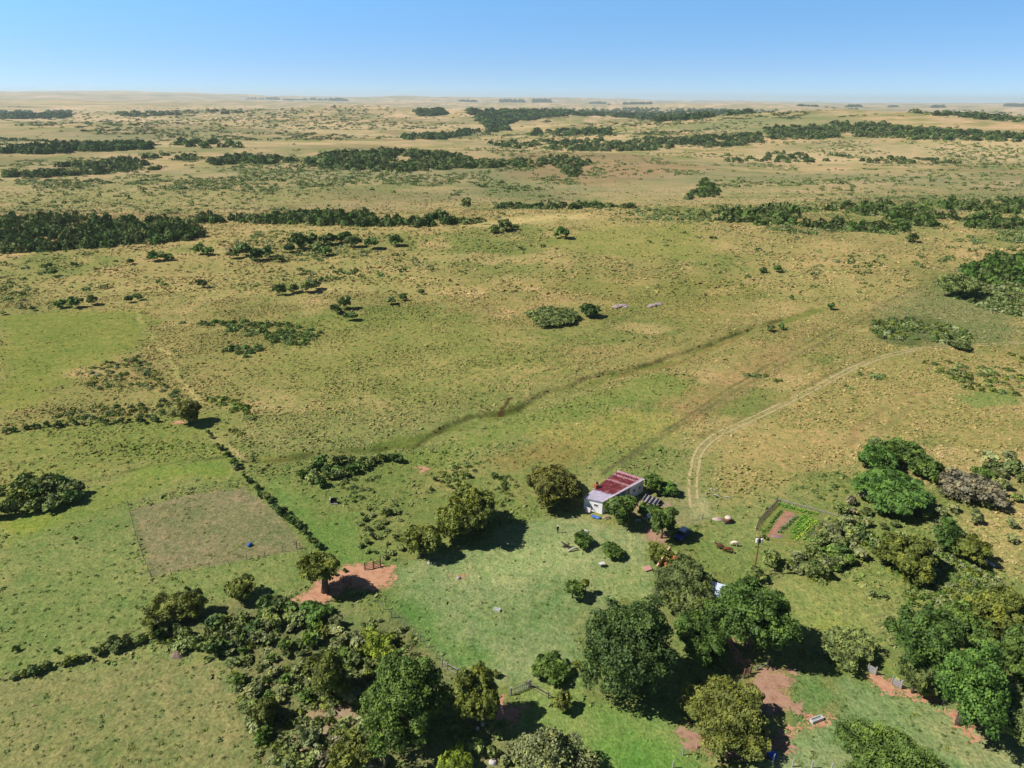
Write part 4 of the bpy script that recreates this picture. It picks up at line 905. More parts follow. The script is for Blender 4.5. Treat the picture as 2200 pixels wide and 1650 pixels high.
# ------------------------------------------------------------------ house
def roof_material():
    m, nt, out = nmat('red_tin_roof'); tc = nt.nodes.new('ShaderNodeTexCoord'); sep = nt.nodes.new('ShaderNodeSeparateXYZ')
    at = N(nt, 'ShaderNodeAttribute', attribute_name='along'); L(nt, at.outputs['Vector'], sep.inputs[0])
    u, v = sep.outputs[0], sep.outputs[1]
    n1 = N(nt, 'ShaderNodeTexNoise', Scale=1.1, Detail=5.0); L(nt, tc.outputs['Object'], n1.inputs['Vector'])
    n2 = N(nt, 'ShaderNodeTexNoise', Scale=4.5, Detail=4.0); L(nt, tc.outputs['Object'], n2.inputs['Vector'])
    vv = math_n(nt, 'MULTIPLY_ADD', n2.outputs['Fac'], .2); vv.node.inputs[2].default_value = -.1
    vv = math_n(nt, 'ADD', v, vv)
    red = ramp(nt, n1.outputs['Fac'], [(.3, alb((98, 34, 35))), (.52, alb((120, 47, 46))), (.68, alb((150, 90, 86)))])
    grey = ramp(nt, n1.outputs['Fac'], [(.3, alb((176, 168, 186))), (.7, alb((205, 196, 210)))])
    pink = alb((226, 178, 182))
    r = nt.nodes.new('ShaderNodeValToRGB'); L(nt, vv, r.inputs['Fac']); r.color_ramp.interpolation = 'CONSTANT'
    st = [(0, 0), (.27, 1), (.655, .3), (.69, 1), (.845, .3), (.88, 1), (.955, .25)]; set_stops(r, st)
    pale = mixc(nt, ramp(nt, v, [(.45, 0.), (.55, 1.)]), grey, pink)
    col = mixc(nt, r.outputs['Color'], pale, red)
    edge = ramp(nt, u, [(.90, 0.), (.93, 1.)]); edge = math_n(nt, 'MULTIPLY', edge, ramp(nt, n2.outputs['Fac'], [(.35, .35), (.6, 1.)]))
    col = mixc(nt, edge, col, alb((208, 196, 206)))
    b = N(nt, 'ShaderNodeBsdfPrincipled', Roughness=.5); b.inputs['Specular IOR Level'].default_value = .35
    L(nt, col, b.inputs['Base Color'])
    w = N(nt, 'ShaderNodeTexWave', Scale=14.0); w.bands_direction = 'Y'; cmb = nt.nodes.new('ShaderNodeCombineXYZ'); L(nt, v, cmb.inputs[1]); L(nt, cmb.outputs[0], w.inputs['Vector'])
    bp = N(nt, 'ShaderNodeBump', Strength=.35, Distance=.04); L(nt, w.outputs['Fac'], bp.inputs['Height']); L(nt, bp.outputs[0], b.inputs['Normal'])
    L(nt, b.outputs[0], out.inputs['Surface']); return m
LIME = simple('limewash', (.80, .78, .77), .85, .17, .9, bump=.15)
GLASS = simple('dark_glass', (.02, .022, .026), .15, .2, 2, spec=.6)
def house():
    FL, FR, BR = G(1254, 1092.5), G(1293, 1104.8), G(1381, 1057.5); bl = gp(1329, 1011.4, 3.0); BL = np.array([bl[0], bl[1], 0])
    z0 = min(zat(*FL[:2]), zat(*FR[:2]), zat(*BR[:2])) - .02
    base = np.array([FL[0], FL[1], z0]); pl = lambda u, v: ((FL * (1 - u) + FR * u) * (1 - v) + (BL * (1 - u) + BR * u) * v)[:2] - base[:2]
    rz = lambda u, v: (2.75 * (1 - u) + 3.05 * u) * (1 - v) + (3.0 * (1 - u) + 3.25 * u) * v
    root = empty('farmhouse', base); tag(root, 'white farmhouse with a faded red tin roof and a red brick chimney', 'house')
    m = MB()
    def wall(p, q, dz=.1, zb=-.3):          # vertical slab between two (u,v) plan points, outward side on the right
        a, b = pl(*p), pl(*q); t = (b - a) / np.linalg.norm(b - a); nn = np.array([t[1], -t[0]]) * -.22
        ha, hb = rz(*p) - dz, rz(*q) - dz
        lo = [(*a, zb), (*b, zb), (*(b + nn), zb), (*(a + nn), zb)]; hi = [(*a, ha), (*b, hb), (*(b + nn), hb), (*(a + nn), ha)]
        vs = [m.bm.verts.new([float(k) for k in c]) for c in lo + hi]
        for f in ((0, 1, 5, 4), (1, 2, 6, 5), (2, 3, 7, 6), (3, 0, 4, 7), (4, 5, 6, 7), (3, 2, 1, 0)): m.bm.faces.new([vs[k] for k in f])
    v1, v2, ui = .30, .665, .62
    for p, q in (((0, 0), (1, 0)), ((1, 0), (1, v1)), ((1, v1), (ui, v1)), ((ui, v1), (ui, v2)), ((ui, v2), (1, v2)), ((1, v2), (1, 1)), ((1, 1), (0, 1)), ((0, 1), (0, 0))): wall(p, q)
    m.build('wall', LIME, root)
    # roof: one tilted sheet with a rim, overhanging a little
    nu, nv = 10, 44; V, A, Q = [], [], []
    for top in (1, 0):
        for j in range(nv + 1):
            for i in range(nu + 1):
                u, v = -.035 + 1.07 * i / nu, -.02 + 1.04 * j / nv; p = pl(u, v)
                V.append((p[0], p[1], rz(u, v) + (.03 if top else -.06))); A.append((u, v, 0))
    w = nu + 1; o2 = w * (nv + 1)
    for j in range(nv):
        for i in range(nu):
            a = j * w + i; Q.append((a, a + 1, a + 1 + w, a + w)); Q.append((o2 + a, o2 + a + w, o2 + a + 1 + w, o2 + a + 1))
    for j in range(nv):
        for i in (0, nu): a = j * w + i; Q.append((a, a + w, o2 + a + w, o2 + a))
    for i in range(nu):
        for j in (0, nv): a = j * w + i; Q.append((a, a + 1, o2 + a + 1, o2 + a))
    link('roof', np_mesh('roof', V, 4, Q, {'along': np.array(A)}), roof_material(), root)
    # front window with a cross bar
    a, b = pl(0, 0), pl(1, 0); t = (b - a) / np.linalg.norm(b - a); nrm = np.array([t[1], -t[0]]); ang = math.atan2(t[1], t[0]); rot = Matrix.Rotation(ang, 3, 'Z')
    c = a + (b - a) * .66 + nrm * .012
    win = MB().box((*c, 1.75), (.8, .03, .5), rot).build('window', GLASS, root)
    f = MB()
    for dx, dzz, sx, sz in ((0, .29, .96, .07), (0, -.29, .96, .07), (-.44, 0, .07, .5), (.44, 0, .07, .5), (0, 0, .06, .5)):
        p = c + t * dx + nrm * .02; f.box((*p, 1.75 + dzz), (sx, .05, sz), rot)
    f.build('window_frame', WHITEP, win)
    # porch: post, low wall, dark door in the recess
    s0, s1 = pl(1, v1), pl(1, v2); st = (s1 - s0) / np.linalg.norm(s1 - s0); sang = Matrix.Rotation(math.atan2(st[1], st[0]), 3, 'Z')
    for k in (.36, .72): p = s0 + (s1 - s0) * k; MB().box((*p, (rz(1, .5) - .12) / 2), (.14, .14, rz(1, .5) - .14), sang).build('porch_post', WHITEP, root)
    d0 = pl(ui, .47); sn = np.array([st[1], -st[0]]); MB().box((*(d0 + sn * .02), 1.0), (.9, .05, 2.0), sang).build('door', simple('green_door', (.05, .09, .07), .6, .2), root)
    p = pl(1.02, .50); MB().box((*p, .25), (2.4, .2, .62), sang, .02).build('porch_wall', LIME, root)
    for k in (.76, .9): p = pl(1.001, k) + sn * .01; MB().box((*p, 1.7), (.7, .04, .7), sang).build('shutter', simple('blue_grey_shutter', (.18, .22, .27), .7, .2), root)
    # chimney on the left eave
    ch = pl(-.02, .345); ra = Matrix.Rotation(math.atan2(st[1], st[0]), 3, 'Z')
    cb = MB().box((*(ch + nrm * 0), 1.2), (1.0, .75, 3.0), ra, .03); cb.build('chimney_base', LIME, root)
    cm = MB().box((*ch, 3.1), (.88, .64, 1.0), ra, .03).build('chimney', BRICK, root)
    MB().box((*ch, 3.64), (1.0, .76, .10), ra, .02).build('chimney_slab', BRICK, cm); 
    q = ch + st * .18; MB().lathe([(.2, 3.69), (.2, 4.05), (.26, 4.06), (.26, 4.12), (.02, 4.14)], (*q, 0), 14).build('chimney_pot', BLACK, cm)
    LAND.append(('the white house', base))
house()

# ------------------------------------------------------------------ solar rack, dish, clutter by the house
def solar_rack():
    c = G(1398, 1082); r = empty('solar_rack', c, R_(-38)); tag(r, 'rack of four dark solar panels standing on pale earth behind the small tree', 'solar panels')
    pm = simple('solar_cells', (.012, .013, .03), .2, .3, 8, spec=.5)
    for i in range(4):
        rot = Matrix.Rotation(R_(20), 3, 'X'); x = -1.35 + .9 * i
        p = MB().box((x, 0, .95), (.62, 1.9, .04), rot).build('solar_panel', pm, r)
        fr = MB(); 
        for sx in (-.33, .33): fr.box((x + sx, 0, .95), (.04, 1.94, .06), rot)
        fr.build('panel_frame', WHITEP, p)
    f = MB()
    for x in (-1.6, 1.6):
        f.tube([(x, -.8, -.1), (x, -.8, .64)], .04); f.tube([(x, .8, -.1), (x, .8, 1.22)], .04)
    f.tube([(-1.75, -.8, .62), (1.75, -.8, .62)], .03).tube([(-1.75, .8, 1.2), (1.75, .8, 1.2)], .03).build('rack_frame', GREYWOOD, r)
    LAND.append(('the solar rack', c))
solar_rack()
def dish():
    c = G(1392, 1122); r = empty('satellite_dish', c, R_(200)); tag(r, 'white round satellite dish on a short mast beside the small bright tree', 'satellite dish')
    MB().tube([(0, 0, -.1), (0, 0, 1.5)], .05).build('mast', GREYWOOD, r)
    pr = [(.02 + .52 * k / 8, .16 * (k / 8) ** 2) for k in range(9)]; pr += [(.53, .17)] + [(.02 + .50 * k / 8, .16 * (k / 8) ** 2 - .03) for k in range(8, -1, -1)]
    d = MB().lathe(pr, (0, 0, 0), 22); M = Matrix.Translation((0, .1, 1.6)) @ Matrix.Rotation(R_(-48), 4, 'X')
    for v in d.bm.verts: v.co = M @ v.co
    d.build('dish_bowl', WHITEP, r, smooth=True)
    MB().tube([(0, .1, 1.6), (0, .55, 2.0)], .018).build('feed_arm', GREYWOOD, r)
dish()
def blue_sheet():
    c = G(1281, 1112); m = MB(); n = 9; g = [[m.bm.verts.new((-.95 + 1.9 * i / n, -.4 + .8 * j / 5, .05 + .32 * math.sin(math.pi * j / 5) * (.6 + .5 * vnoise(np.array(i * .9), np.array(j * .8), 5)) + .1 * float(vnoise(np.array(i * 1.7), np.array(j * 1.3), 15)))) for j in range(6)] for i in range(n + 1)]
    for i in range(n):
        for j in range(5): m.bm.faces.new((g[i][j], g[i + 1][j], g[i + 1][j + 1], g[i][j + 1]))
    o = m.build('blue_tarpaulin', BLUE, None, c, R_(-28), True); sol = o.modifiers.new('thick', 'SOLIDIFY'); sol.thickness = .03
    tag(o, 'crumpled blue tarpaulin lying below the white front wall of the house', 'tarpaulin')
blue_sheet()
def board(px, py, w, h, rz, name, label, mat, cat, lean=20):
    c = G(px, py); o = MB().box((0, 0, h / 2 - .02), (w, .05, h), Matrix.Rotation(R_(lean), 3, 'X'), .008).build(name, mat, None, c, rz); tag(o, label, cat); return o
board(1263, 1101, 1.1, 1.15, R_(-30), 'metal_sheet', 'pinkish white sheet leaning on the left end of the house front', simple('pink_sheet', (.66, .58, .58), .6, .15), 'sheet', -18)
def logs(px, py, n, name, label, mat, rz, length=1.1, r=.11, rows=3):
    c = G(px, py); root = empty(name, c, rz); tag(root, label, 'wood pile'); k = 0
    for lay in range(rows):
        for i in range(n - lay):
            y = (i - (n - lay) / 2) * r * 2.05; z = r + lay * r * 1.75
            MB().tube([(-length / 2 + random.uniform(-.1, .1), y, z), (length / 2 + random.uniform(-.1, .1), y + random.uniform(-.02, .02), z)], r * random.uniform(.8, 1), 8).build('log', mat, root)
logs(1302, 1113, 5, 'firewood_pile', 'small yellowish firewood pile below the right corner of the house', simple('cut_wood', (.50, .40, .24), .85, .35, 5), R_(25))
# concrete rings / grey slabs in the dark yard
for px, py, rz, lb in ((1386, 1118, -20, 'grey concrete slab bench standing in the dark yard under the trees, right one'), (1371, 1121, 10, 'grey concrete slab bench standing in the dark yard under the trees, left one')):
    c = G(px, py); r = empty('bench', c, R_(rz)); tag(r, lb, 'bench'); MB().box((0, 0, .5), (1.0, .4, .09), None, .01).build('seat', CONC, r)
    for s in (-.38, .38): MB().box((s, 0, .2), (.12, .36, .5), None, .01).build('leg', CONC, r)
def oven():
    c = G(1563, 1122); r = empty('clay_oven', c, R_(190)); tag(r, 'brown dome shaped clay oven with a pale sunlit top beside a heap of sand', 'oven')
    cl = simple('brown_clay', alb((150, 96, 64)), .9, .35, 3, bump=.4); pc = simple('sunlit_clay', alb((232, 208, 186)), .9, .12, 3, bump=.3)  # paler dome colour paints sunlight on top of the brown clay
    MB().box((0, 0, .2), (1.7, 1.5, .7), None, .06).build('plinth', simple('dark_stone', (.11, .09, .08), .9, .4, 3, bump=.5), r)
    MB().lathe([(.78, .5), (.80, .8), (.72, 1.05)], (0, 0, 0), 22).build('oven_wall', cl, r, smooth=True)
    MB().lathe([(.725, 1.05), (.62, 1.22), (.45, 1.36), (.2, 1.44), (.02, 1.45)], (0, 0, 0), 22).build('oven_dome', pc, r, smooth=True)
    MB().box((0, .74, .78), (.42, .14, .44), None, .05).build('oven_mouth', BLACK, r)
oven()
def heap(px, py, rx, ry, h, name, label, mat, cat, seed, rz=0):
    c = G(px, py); n, k = 24, 8; m = MB(); rings = []
    for j in range(k):
        f = j / (k - 1); ring = []
        for i in range(n):
            a = 2 * math.pi * i / n; q = (1 - f) * (1 + .3 * (float(vnoise(np.array(math.cos(a) * 2 + seed), np.array(math.sin(a) * 2), seed)) - .5))
            ring.append(m.bm.verts.new((rx * q * math.cos(a), ry * q * math.sin(a), -.08 + (h + .08) * (f ** .8) + .12 * h * (float(vnoise(np.array(i * .8), np.array(j * .9), seed)) - .5))))
        rings.append(ring)
    for A, B in zip(rings[:-1], rings[1:]):
        for i in range(n): m.bm.faces.new((A[i], A[(i + 1) % n], B[(i + 1) % n], B[i]))
    o = m.build(name, mat, None, c, rz, True); tag(o, label, cat); return o
heap(1541, 1115, 1.2, .7, .45, 'sand_heap', 'low pinkish sand heap left of the clay oven', earth_material('pink_sand', alb((206, 180, 168)), alb((166, 140, 130))), 'heap', 3)
heap(382, 1408, 1.3, .9, 1.1, 'brush_heap', 'grey brown heap of dry brush at the edge of the thicket', simple('dry_brush', alb((150, 128, 112)), .95, .5, 6, bump=.9), 'heap', 5)
heap(1424, 1083, .9, .6, .5, 'rubble_heap', 'grey heap of rubble near the solar panels', STONE, 'heap', 8)
heap(1668, 1153, 1.7, .6, .35, 'branch_heap', 'purplish grey heap of cut branches at the near end of the garden', simple('cut_branches', alb((162, 134, 132)), .95, .5, 6, bump=.9), 'heap', 11)

# ------------------------------------------------------------------ car
def car():
    a, b = G(1454, 1163), G(1474, 1143); d = (a - b)[:2]; ang = math.atan2(d[1], d[0]); c = (a + b) / 2; c[2] = zat(c[0], c[1])
    r = empty('parked_car', c, ang); tag(r, 'dark blue car with a white roof parked right of the rounded tree', 'car')
    m, nt, out = nmat('blue_car_paint'); bs = N(nt, 'ShaderNodeBsdfPrincipled', Roughness=.28); bs.inputs['Base Color'].default_value = (.012, .045, .19, 1); bs.inputs['Coat Weight'].default_value = .6
    L(nt, bs.outputs[0], out.inputs['Surface']); paint = m
    def loft(secs, name, mat, parent):   # secs: x, half width bottom, half width top, z bottom, z top
        mm = MB(); rings = []
        for x, wb, wt, zb, zt in secs: rings.append([mm.bm.verts.new(q) for q in ((x, -wb, zb), (x, wb, zb), (x, wb * 1.02, (zb + zt) / 2), (x, wt, zt), (x, -wt, zt), (x, -wb * 1.02, (zb + zt) / 2))])
        for A, B in zip(rings[:-1], rings[1:]):
            for i in range(6): mm.bm.faces.new((A[i], A[(i + 1) % 6], B[(i + 1) % 6], B[i]))
        mm.bm.faces.new(rings[0][::-1]); mm.bm.faces.new(rings[-1])
        bmesh.ops.bevel(mm.bm, geom=mm.bm.edges[:], offset=.03, segments=2, affect='EDGES')
        return mm.build(name, mat, parent, smooth=False)
    body = loft([(-2.05, .76, .70, .38, .86), (-1.95, .86, .80, .26, .96), (-.9, .88, .84, .22, .98), (.75, .88, .84, .22, .96), (1.0, .88, .82, .22, .95), (1.85, .86, .74, .26, .80), (2.06, .74, .64, .34, .70)], 'body', paint, r)
    cab = loft([(-1.85, .74, .62, .94, .98), (-1.55, .76, .60, .94, 1.42), (-.2, .78, .62, .94, 1.46), (.35, .78, .60, .94, 1.42), (1.05, .76, .66, .92, .97)], 'cabin', GLASS, r)
    loft([(-1.5, .60, .57, 1.42, 1.47), (-.2, .62, .58, 1.45, 1.505), (.33, .60, .56, 1.41, 1.46)], 'roof', WHITEP, r)
    MB().box((2.02, 0, .42), (.14, 1.4, .2), None, .04).build('bumper', BLACK, r); MB().box((-2.04, 0, .42), (.12, 1.4, .2), None, .04).build('bumper', BLACK, r)
    for s in (-.55, .55):
        MB().box((1.93, s, .68), (.2, .34, .15), None, .04).build('headlight', CONC, r)
        MB().box((-2.0, s * 1.1, .8), (.08, .2, .2), None, .02).build('tail_light', simple('red_lens', (.35, .02, .02), .3, .1), r)
        MB().box((.72, s * 1.7, 1.0), (.12, .2, .12), None, .03).build('mirror', paint, r)
    for x in (-1.28, 1.28):
        for s in (-1, 1):
            w = MB().lathe([(.14, -.1), (.30, -.1), (.325, -.06), (.325, .06), (.30, .1), (.14, .1)], (x, s * .78, .32), 18, 'y').build('wheel', BLACK, r)
            MB().lathe([(.17, .1 * s), (.15, .115 * s), (.03, .12 * s)], (x, s * .78, .32), 14, 'y').build('rim', GREYWOOD, w)
    LAND.append(('the blue car', c))
car()

# ------------------------------------------------------------------ utility pole
def pole():
    c = G(1618, 1238); r = empty('utility_pole', c); tag(r, 'tall wooden utility pole carrying two white transformers near the garden', 'pole')
    MB().tube([(0, 0, -.6), (.05, 0, 4), (.08, 0, 8.75)], [.17, .15, .11], 10).build('post', simple('pole_wood', alb((150, 112, 60)), .85, .25, 3), r)
    MB().box((.08, 0, 8.3), (1.5, .1, .12), None, .01).build('crossarm', WOOD, r)
    for s in (-.42, .42):
        t = MB().lathe([(.20, 7.25), (.23, 7.3), (.23, 8.05), (.20, 8.12), (.06, 8.16)], (.08 + s, -.02, 0), 18).build('transformer', WHITEP, r, smooth=False)
        MB().tube([(.08 + s, -.02, 8.12), (.08 + s, -.02, 8.42)], .045, 8).build('bushing', BRICK, t)
    MB().box((.08, -.16, 7.65), (.22, .2, .8), None, .02).build('switch_box', BLACK, r)
    LAND.append(('the utility pole', c))
pole()

# ------------------------------------------------------------------ animals
def beast(px, py, ang, col, label, L_=1.9, graze=True, name='cow', cat='cow', face=None, group=None):
    c = G(px, py); k = L_ / 2.0
    r = empty(name, c, ang); tag(r, label, cat, group)
    J = {'pel': (-.62, 0, 1.12, .27), 'mid': (-.1, 0, 1.06, .33), 'che': (.45, 0, 1.10, .30), 'nk': (.72, 0, 1.12, .17)}
    J.update({'poll': (1.10, 0, .62, .13), 'mz': (1.26, 0, .26, .085)} if graze else {'poll': (1.05, 0, 1.42, .14), 'mz': (1.38, 0, 1.28, .085)})
    E_ = [('pel', 'mid'), ('mid', 'che'), ('che', 'nk'), ('nk', 'poll'), ('poll', 'mz')]
    for s, n in ((-1, 'l'), (1, 'r')):
        J['st' + n] = (-.66, .17 * s, .82, .16); J['ho' + n] = (-.80, .18 * s, .45, .075); J['hf' + n] = (-.74, .18 * s, .03, .055)
        J['sh' + n] = (.48, .17 * s, .78, .13); J['kn' + n] = (.50, .17 * s, .42, .07); J['ff' + n] = (.49, .17 * s, .03, .055)
        E_ += [('pel', 'st' + n), ('st' + n, 'ho' + n), ('ho' + n, 'hf' + n), ('che', 'sh' + n), ('sh' + n, 'kn' + n), ('kn' + n, 'ff' + n)]
    nm = list(J); me = bpy.data.meshes.new('body'); me.from_pydata([[q * k for q in J[n][:3]] for n in nm], [(nm.index(a), nm.index(b)) for a, b in E_], [])
    o = link('body', me, simple('hide_' + name + str(px), col, .8, .25, 3), r)
    sk = o.modifiers.new('skin', 'SKIN'); sk.use_smooth_shade = True
    for i, n in enumerate(nm):
        v = me.skin_vertices[0].data[i]; v.radius = (J[n][3] * k, J[n][3] * k); v.use_root = (n == 'pel')
    o.modifiers.new('sub', 'SUBSURF').levels = 1; o.modifiers['sub'].render_levels = 2
    hd = J['poll']; mz = J['mz']
    for s in (-1, 1): MB().box((hd[0] * k, .17 * s * k, (hd[2] + .06) * k), (.06, .16, .09), None, .02).build('ear', o.data.materials[0], r)
    MB().tube([(-.86 * k, 0, 1.16 * k), (-.98 * k, 0, .9 * k), (-.98 * k, 0, .5 * k)], [.03, .03, .05], 6).build('tail', BLACK if face else o.data.materials[0], r)
    if face is not None:
        a = Vector(hd[:3]) * k; b = Vector(mz[:3]) * k; q = a.lerp(b, .55); dr = (b - a).normalized(); up_ = Vector((0, 1, 0)).cross(dr) * -1
        MB().tube([a.lerp(b, .2) + up_ * .05 * k, b + up_ * .02 * k + dr * .05], [.10 * k, .095 * k], 8).build('muzzle', simple('pale_face' + str(px), face, .8, .1), r, smooth=True)
beast(1546, 1180, R_(155), alb((110, 64, 50)), 'dark reddish brown cow, left one of the two brown cows on the grass', 1.9, False, face=(.45, .36, .33), group='cattle beside the utility pole')
beast(1562, 1187, R_(-20), alb((128, 62, 44)), 'reddish brown cow with a pale face, right one of the two brown cows', 1.9, True, face=(.6, .55, .5), group='cattle beside the utility pole')
beast(1577, 1173, R_(-12), alb((246, 226, 204)), 'cream coloured cow grazing just right of the two brown cows', 1.75, True, group='cattle beside the utility pole')
def person():
    c = G(1198, 1145); r = empty('person', c, R_(200)); tag(r, 'person in dark clothes and a pale hat standing alone on the lawn', 'person')
    J = {'pel': (0, 0, .95, .15), 'wa': (0, 0, 1.1, .135), 'che': (0, 0, 1.32, .165), 'nk': (0, 0, 1.48, .06), 'hd': (0, .02, 1.58, .10), 'tp': (0, .02, 1.68, .085)}
    E_ = [('pel', 'wa'), ('wa', 'che'), ('che', 'nk'), ('nk', 'hd'), ('hd', 'tp')]
    for s, n in ((-1, 'l'), (1, 'r')):
        J.update({'hp' + n: (.09 * s, 0, .86, .095), 'kn' + n: (.10 * s, .02, .48, .07), 'an' + n: (.10 * s, -.01, .08, .05), 'to' + n: (.11 * s, .15, .03, .04),
                  'so' + n: (.20 * s, 0, 1.38, .065), 'el' + n: (.25 * s, -.03, 1.10, .05), 'wr' + n: (.25 * s, .06, .86, .038), 'fi' + n: (.245 * s, .09, .75, .035)})
        E_ += [('pel', 'hp' + n), ('hp' + n, 'kn' + n), ('kn' + n, 'an' + n), ('an' + n, 'to' + n), ('che', 'so' + n), ('so' + n, 'el' + n), ('el' + n, 'wr' + n), ('wr' + n, 'fi' + n)]
    nm = list(J); me = bpy.data.meshes.new('body'); me.from_pydata([J[n][:3] for n in nm], [(nm.index(a), nm.index(b)) for a, b in E_], [])
    o = link('body', me, simple('dark_clothes', (.045, .04, .04), .85, .3, 4), r); o.modifiers.new('skin', 'SKIN').use_smooth_shade = True
    for i, n in enumerate(nm):
        v = me.skin_vertices[0].data[i]; v.radius = (J[n][3], J[n][3]); v.use_root = (n == 'pel')
    o.modifiers.new('sub', 'SUBSURF').render_levels = 2
    MB().lathe([(.20, 1.66), (.20, 1.68), (.11, 1.69), (.10, 1.78), (.03, 1.80)], (0, .02, 0), 16).build('hat', simple('straw_hat', (.62, .56, .46), .8, .1), r, smooth=True)
person()

# ------------------------------------------------------------------ vegetable garden
def garden():
    q = lambda x, y: gp(1600 + x / 6.875, 1060 + y / 6.875)
    c = q(650, 470); c[2] = zat(c[0], c[1]); root = empty('vegetable_garden', c); tag(root, 'vegetable garden plot with green crop rows and reddish soil beds', 'garden')
    def bed(name, pts, mat, lift):
        P = np.array([q(*p)[:2] for p in pts]); m = MB(); vs = []
        ctr = P.mean(0); n = len(P); dense = []
        for i in range(n):
            a, b = P[i], P[(i + 1) % n]
            for t in np.arange(0, 1, .1): dense.append(a + (b - a) * t + np.array([random.uniform(-.12, .12), random.uniform(-.12, .12)]))
        ring = [m.bm.verts.new((p[0] - c[0], p[1] - c[1], zat(*p) + lift - c[2])) for p in dense]; cv = m.bm.verts.new((ctr[0] - c[0], ctr[1] - c[1], zat(*ctr) + lift - c[2]))
        for i in range(len(ring)): m.bm.faces.new((ring[i], ring[(i + 1) % len(ring)], cv))
        m.build(name, mat, root)
    bed('soil_bed', [(500, 170), (1060, 330), (1110, 400), (880, 690), (700, 720), (330, 690), (200, 560)], earth_material('garden_soil', alb((138, 142, 74)), alb((112, 132, 58))), .05)
    bed('soil_bed', [(600, 262), (720, 290), (560, 470), (440, 620), (310, 640)], earth_material('red_soil', alb((184, 138, 112)), alb((158, 116, 92))), .09)
    bed('soil_bed', [(640, 285), (780, 325), (640, 480), (520, 620), (420, 660), (320, 640), (460, 560)], earth_material('pinkish_soil', alb((172, 140, 112)), alb((148, 124, 92))), .07)
    def row(a, b, w, hgt, col, dens=44):
        A, B = q(*a), q(*b); Lr = np.linalg.norm((B - A)[:2]); n = int(Lr * dens * w); r = np.random.default_rng(int(a[0] + a[1]))
        t = r.random(n); off = r.normal(0, w * .33, n); d = (B - A)[:2] / Lr; P = A[:2] + (B - A)[:2] * t[:, None] + np.stack([-d[1], d[0]], 1)[None, 0] * off[:, None] if False else A[:2] + (B - A)[:2] * t[:, None] + np.outer(off, [-d[1], d[0]])
        Z = height(P[:, 0], P[:, 1]) - c[2] + r.uniform(.06, hgt, n); PP = np.stack([P[:, 0] - c[0], P[:, 1] - c[1], Z], 1)
        nn = np.tile([0, 0, 1.], (n, 1)); V, tt = leaf_quads(PP, nn, .26, .6, int(a[0]), np.clip(r.normal(.5, .2, n), 0, 1))
        o = link('crop_row', np_mesh('crop_row', V, 4, np.arange(len(V)), {'tint': tt}), LEAF, root); o.color = rgba(np.array(col) * 1.75)
    row((490, 165), (760, 240), 1.1, .5, (.07, .17, .02)); row((760, 240), (1070, 325), 1.0, .45, (.09, .18, .02))
    row((545, 270), (380, 455), .55, .4, (.04, .10, .025)); row((385, 480), (270, 585), .8, .35, (.09, .15, .03))
    row((770, 345), (500, 595), .6, .4, (.035, .10, .03)); row((880, 340), (680, 590), .9, .4, (.09, .18, .025)); row((930, 330), (730, 690), .9, .4, (.08, .17, .02))
    row((980, 380), (790, 545), .35, .3, (.27, .33, .05), 70); row((1060, 402), (880, 555), .35, .3, (.30, .36, .05), 70); row((875, 590), (745, 690), .4, .3, (.27, .33, .05), 70); row((1010, 390), (830, 580), .8, .45, (.08, .17, .02))
    row((1090, 420), (860, 690), .5, .4, (.09, .16, .03))
    LAND.append(('the vegetable garden', c))
    # fence of uprights
    f = empty('picket_fence', c); tag(f, 'dark rough picket fence around the vegetable garden', 'fence')
    def run(pts, h, mat, step=.28):
        P = resample(np.array([q(*p)[:2] for p in pts]), step); m = MB()
        for p in P:
            hh = h * random.uniform(.7, 1.15); z = zat(*p) - c[2]; x, y = p[0] - c[0], p[1] - c[1]
            m.tube([(x, y, z - .2), (x + random.uniform(-.08, .08), y + random.uniform(-.08, .08), z + hh)], .05, 5)
        for zz in (.35, .8): m.tube([(p[0] - c[0], p[1] - c[1], zat(*p) - c[2] + zz * h) for p in P[::4]], .03, 5)
        m.build('picket_run', mat, f)
    run([(485, 100), (450, 180), (290, 345), (200, 440), (165, 560)], 1.15, WOOD)
    run([(485, 105), (700, 165), (850, 200), (1250, 312), (1420, 360)], .6, GREYWOOD, .45)
    run([(1150, 420), (1080, 560), (900, 690)], .7, WOOD, .6)
garden()

# ------------------------------------------------------------------ fences
def wire_fence(px_pts, label, step=4.5, h=1.15, r=.055, mat=WOOD, wires=3, wr=.009):
    P = np.array(wpoly(px_pts)); seg = np.linalg.norm(np.diff(P, axis=0), axis=1).sum(); step = max(step, seg / 95)
    Q = resample(P, step); b = np.array([*Q[0], zat(*Q[0])]); f = empty('wire_fence', b); tag(f, label, 'fence')
    for p in Q:
        z = zat(*p) - b[2]; hh = h * random.uniform(.9, 1.12); x, y = p[0] - b[0], p[1] - b[1]
        MB().tube([(x, y, z - .25), (x + random.uniform(-.06, .06), y + random.uniform(-.06, .06), z + hh)], r * random.uniform(.85, 1.2), 6).build('post', mat, f)
    m = MB()
    for k in range(wires): m.tube([(p[0] - b[0], p[1] - b[1], zat(*p) - b[2] + h * (.3 + .6 * k / max(1, wires - 1))) for p in Q], wr, 3)
    m.build('wire', WIRE, f)
wire_fence([(276,1086),(292,1150),(310,1205),(326,1243)], 'wire fence along the left side of the bare field', 2.2, 1.2)
wire_fence([(326,1243),(420,1226),(550,1198),(645,1178)], 'wire fence along the near side of the bare field', 3.2, 1.2)
wire_fence([(276,1086),(400,1060),(520,1044)], 'wire fence along the far side of the bare field', 4, 1.1)
wire_fence([(1336,1004),(1400,950),(1480,902),(1600,848),(1700,775),(1850,690),(2000,610),(2110,555)], 'long wire fence running from the house up to the upper right woods', 4, 1.3, .07)
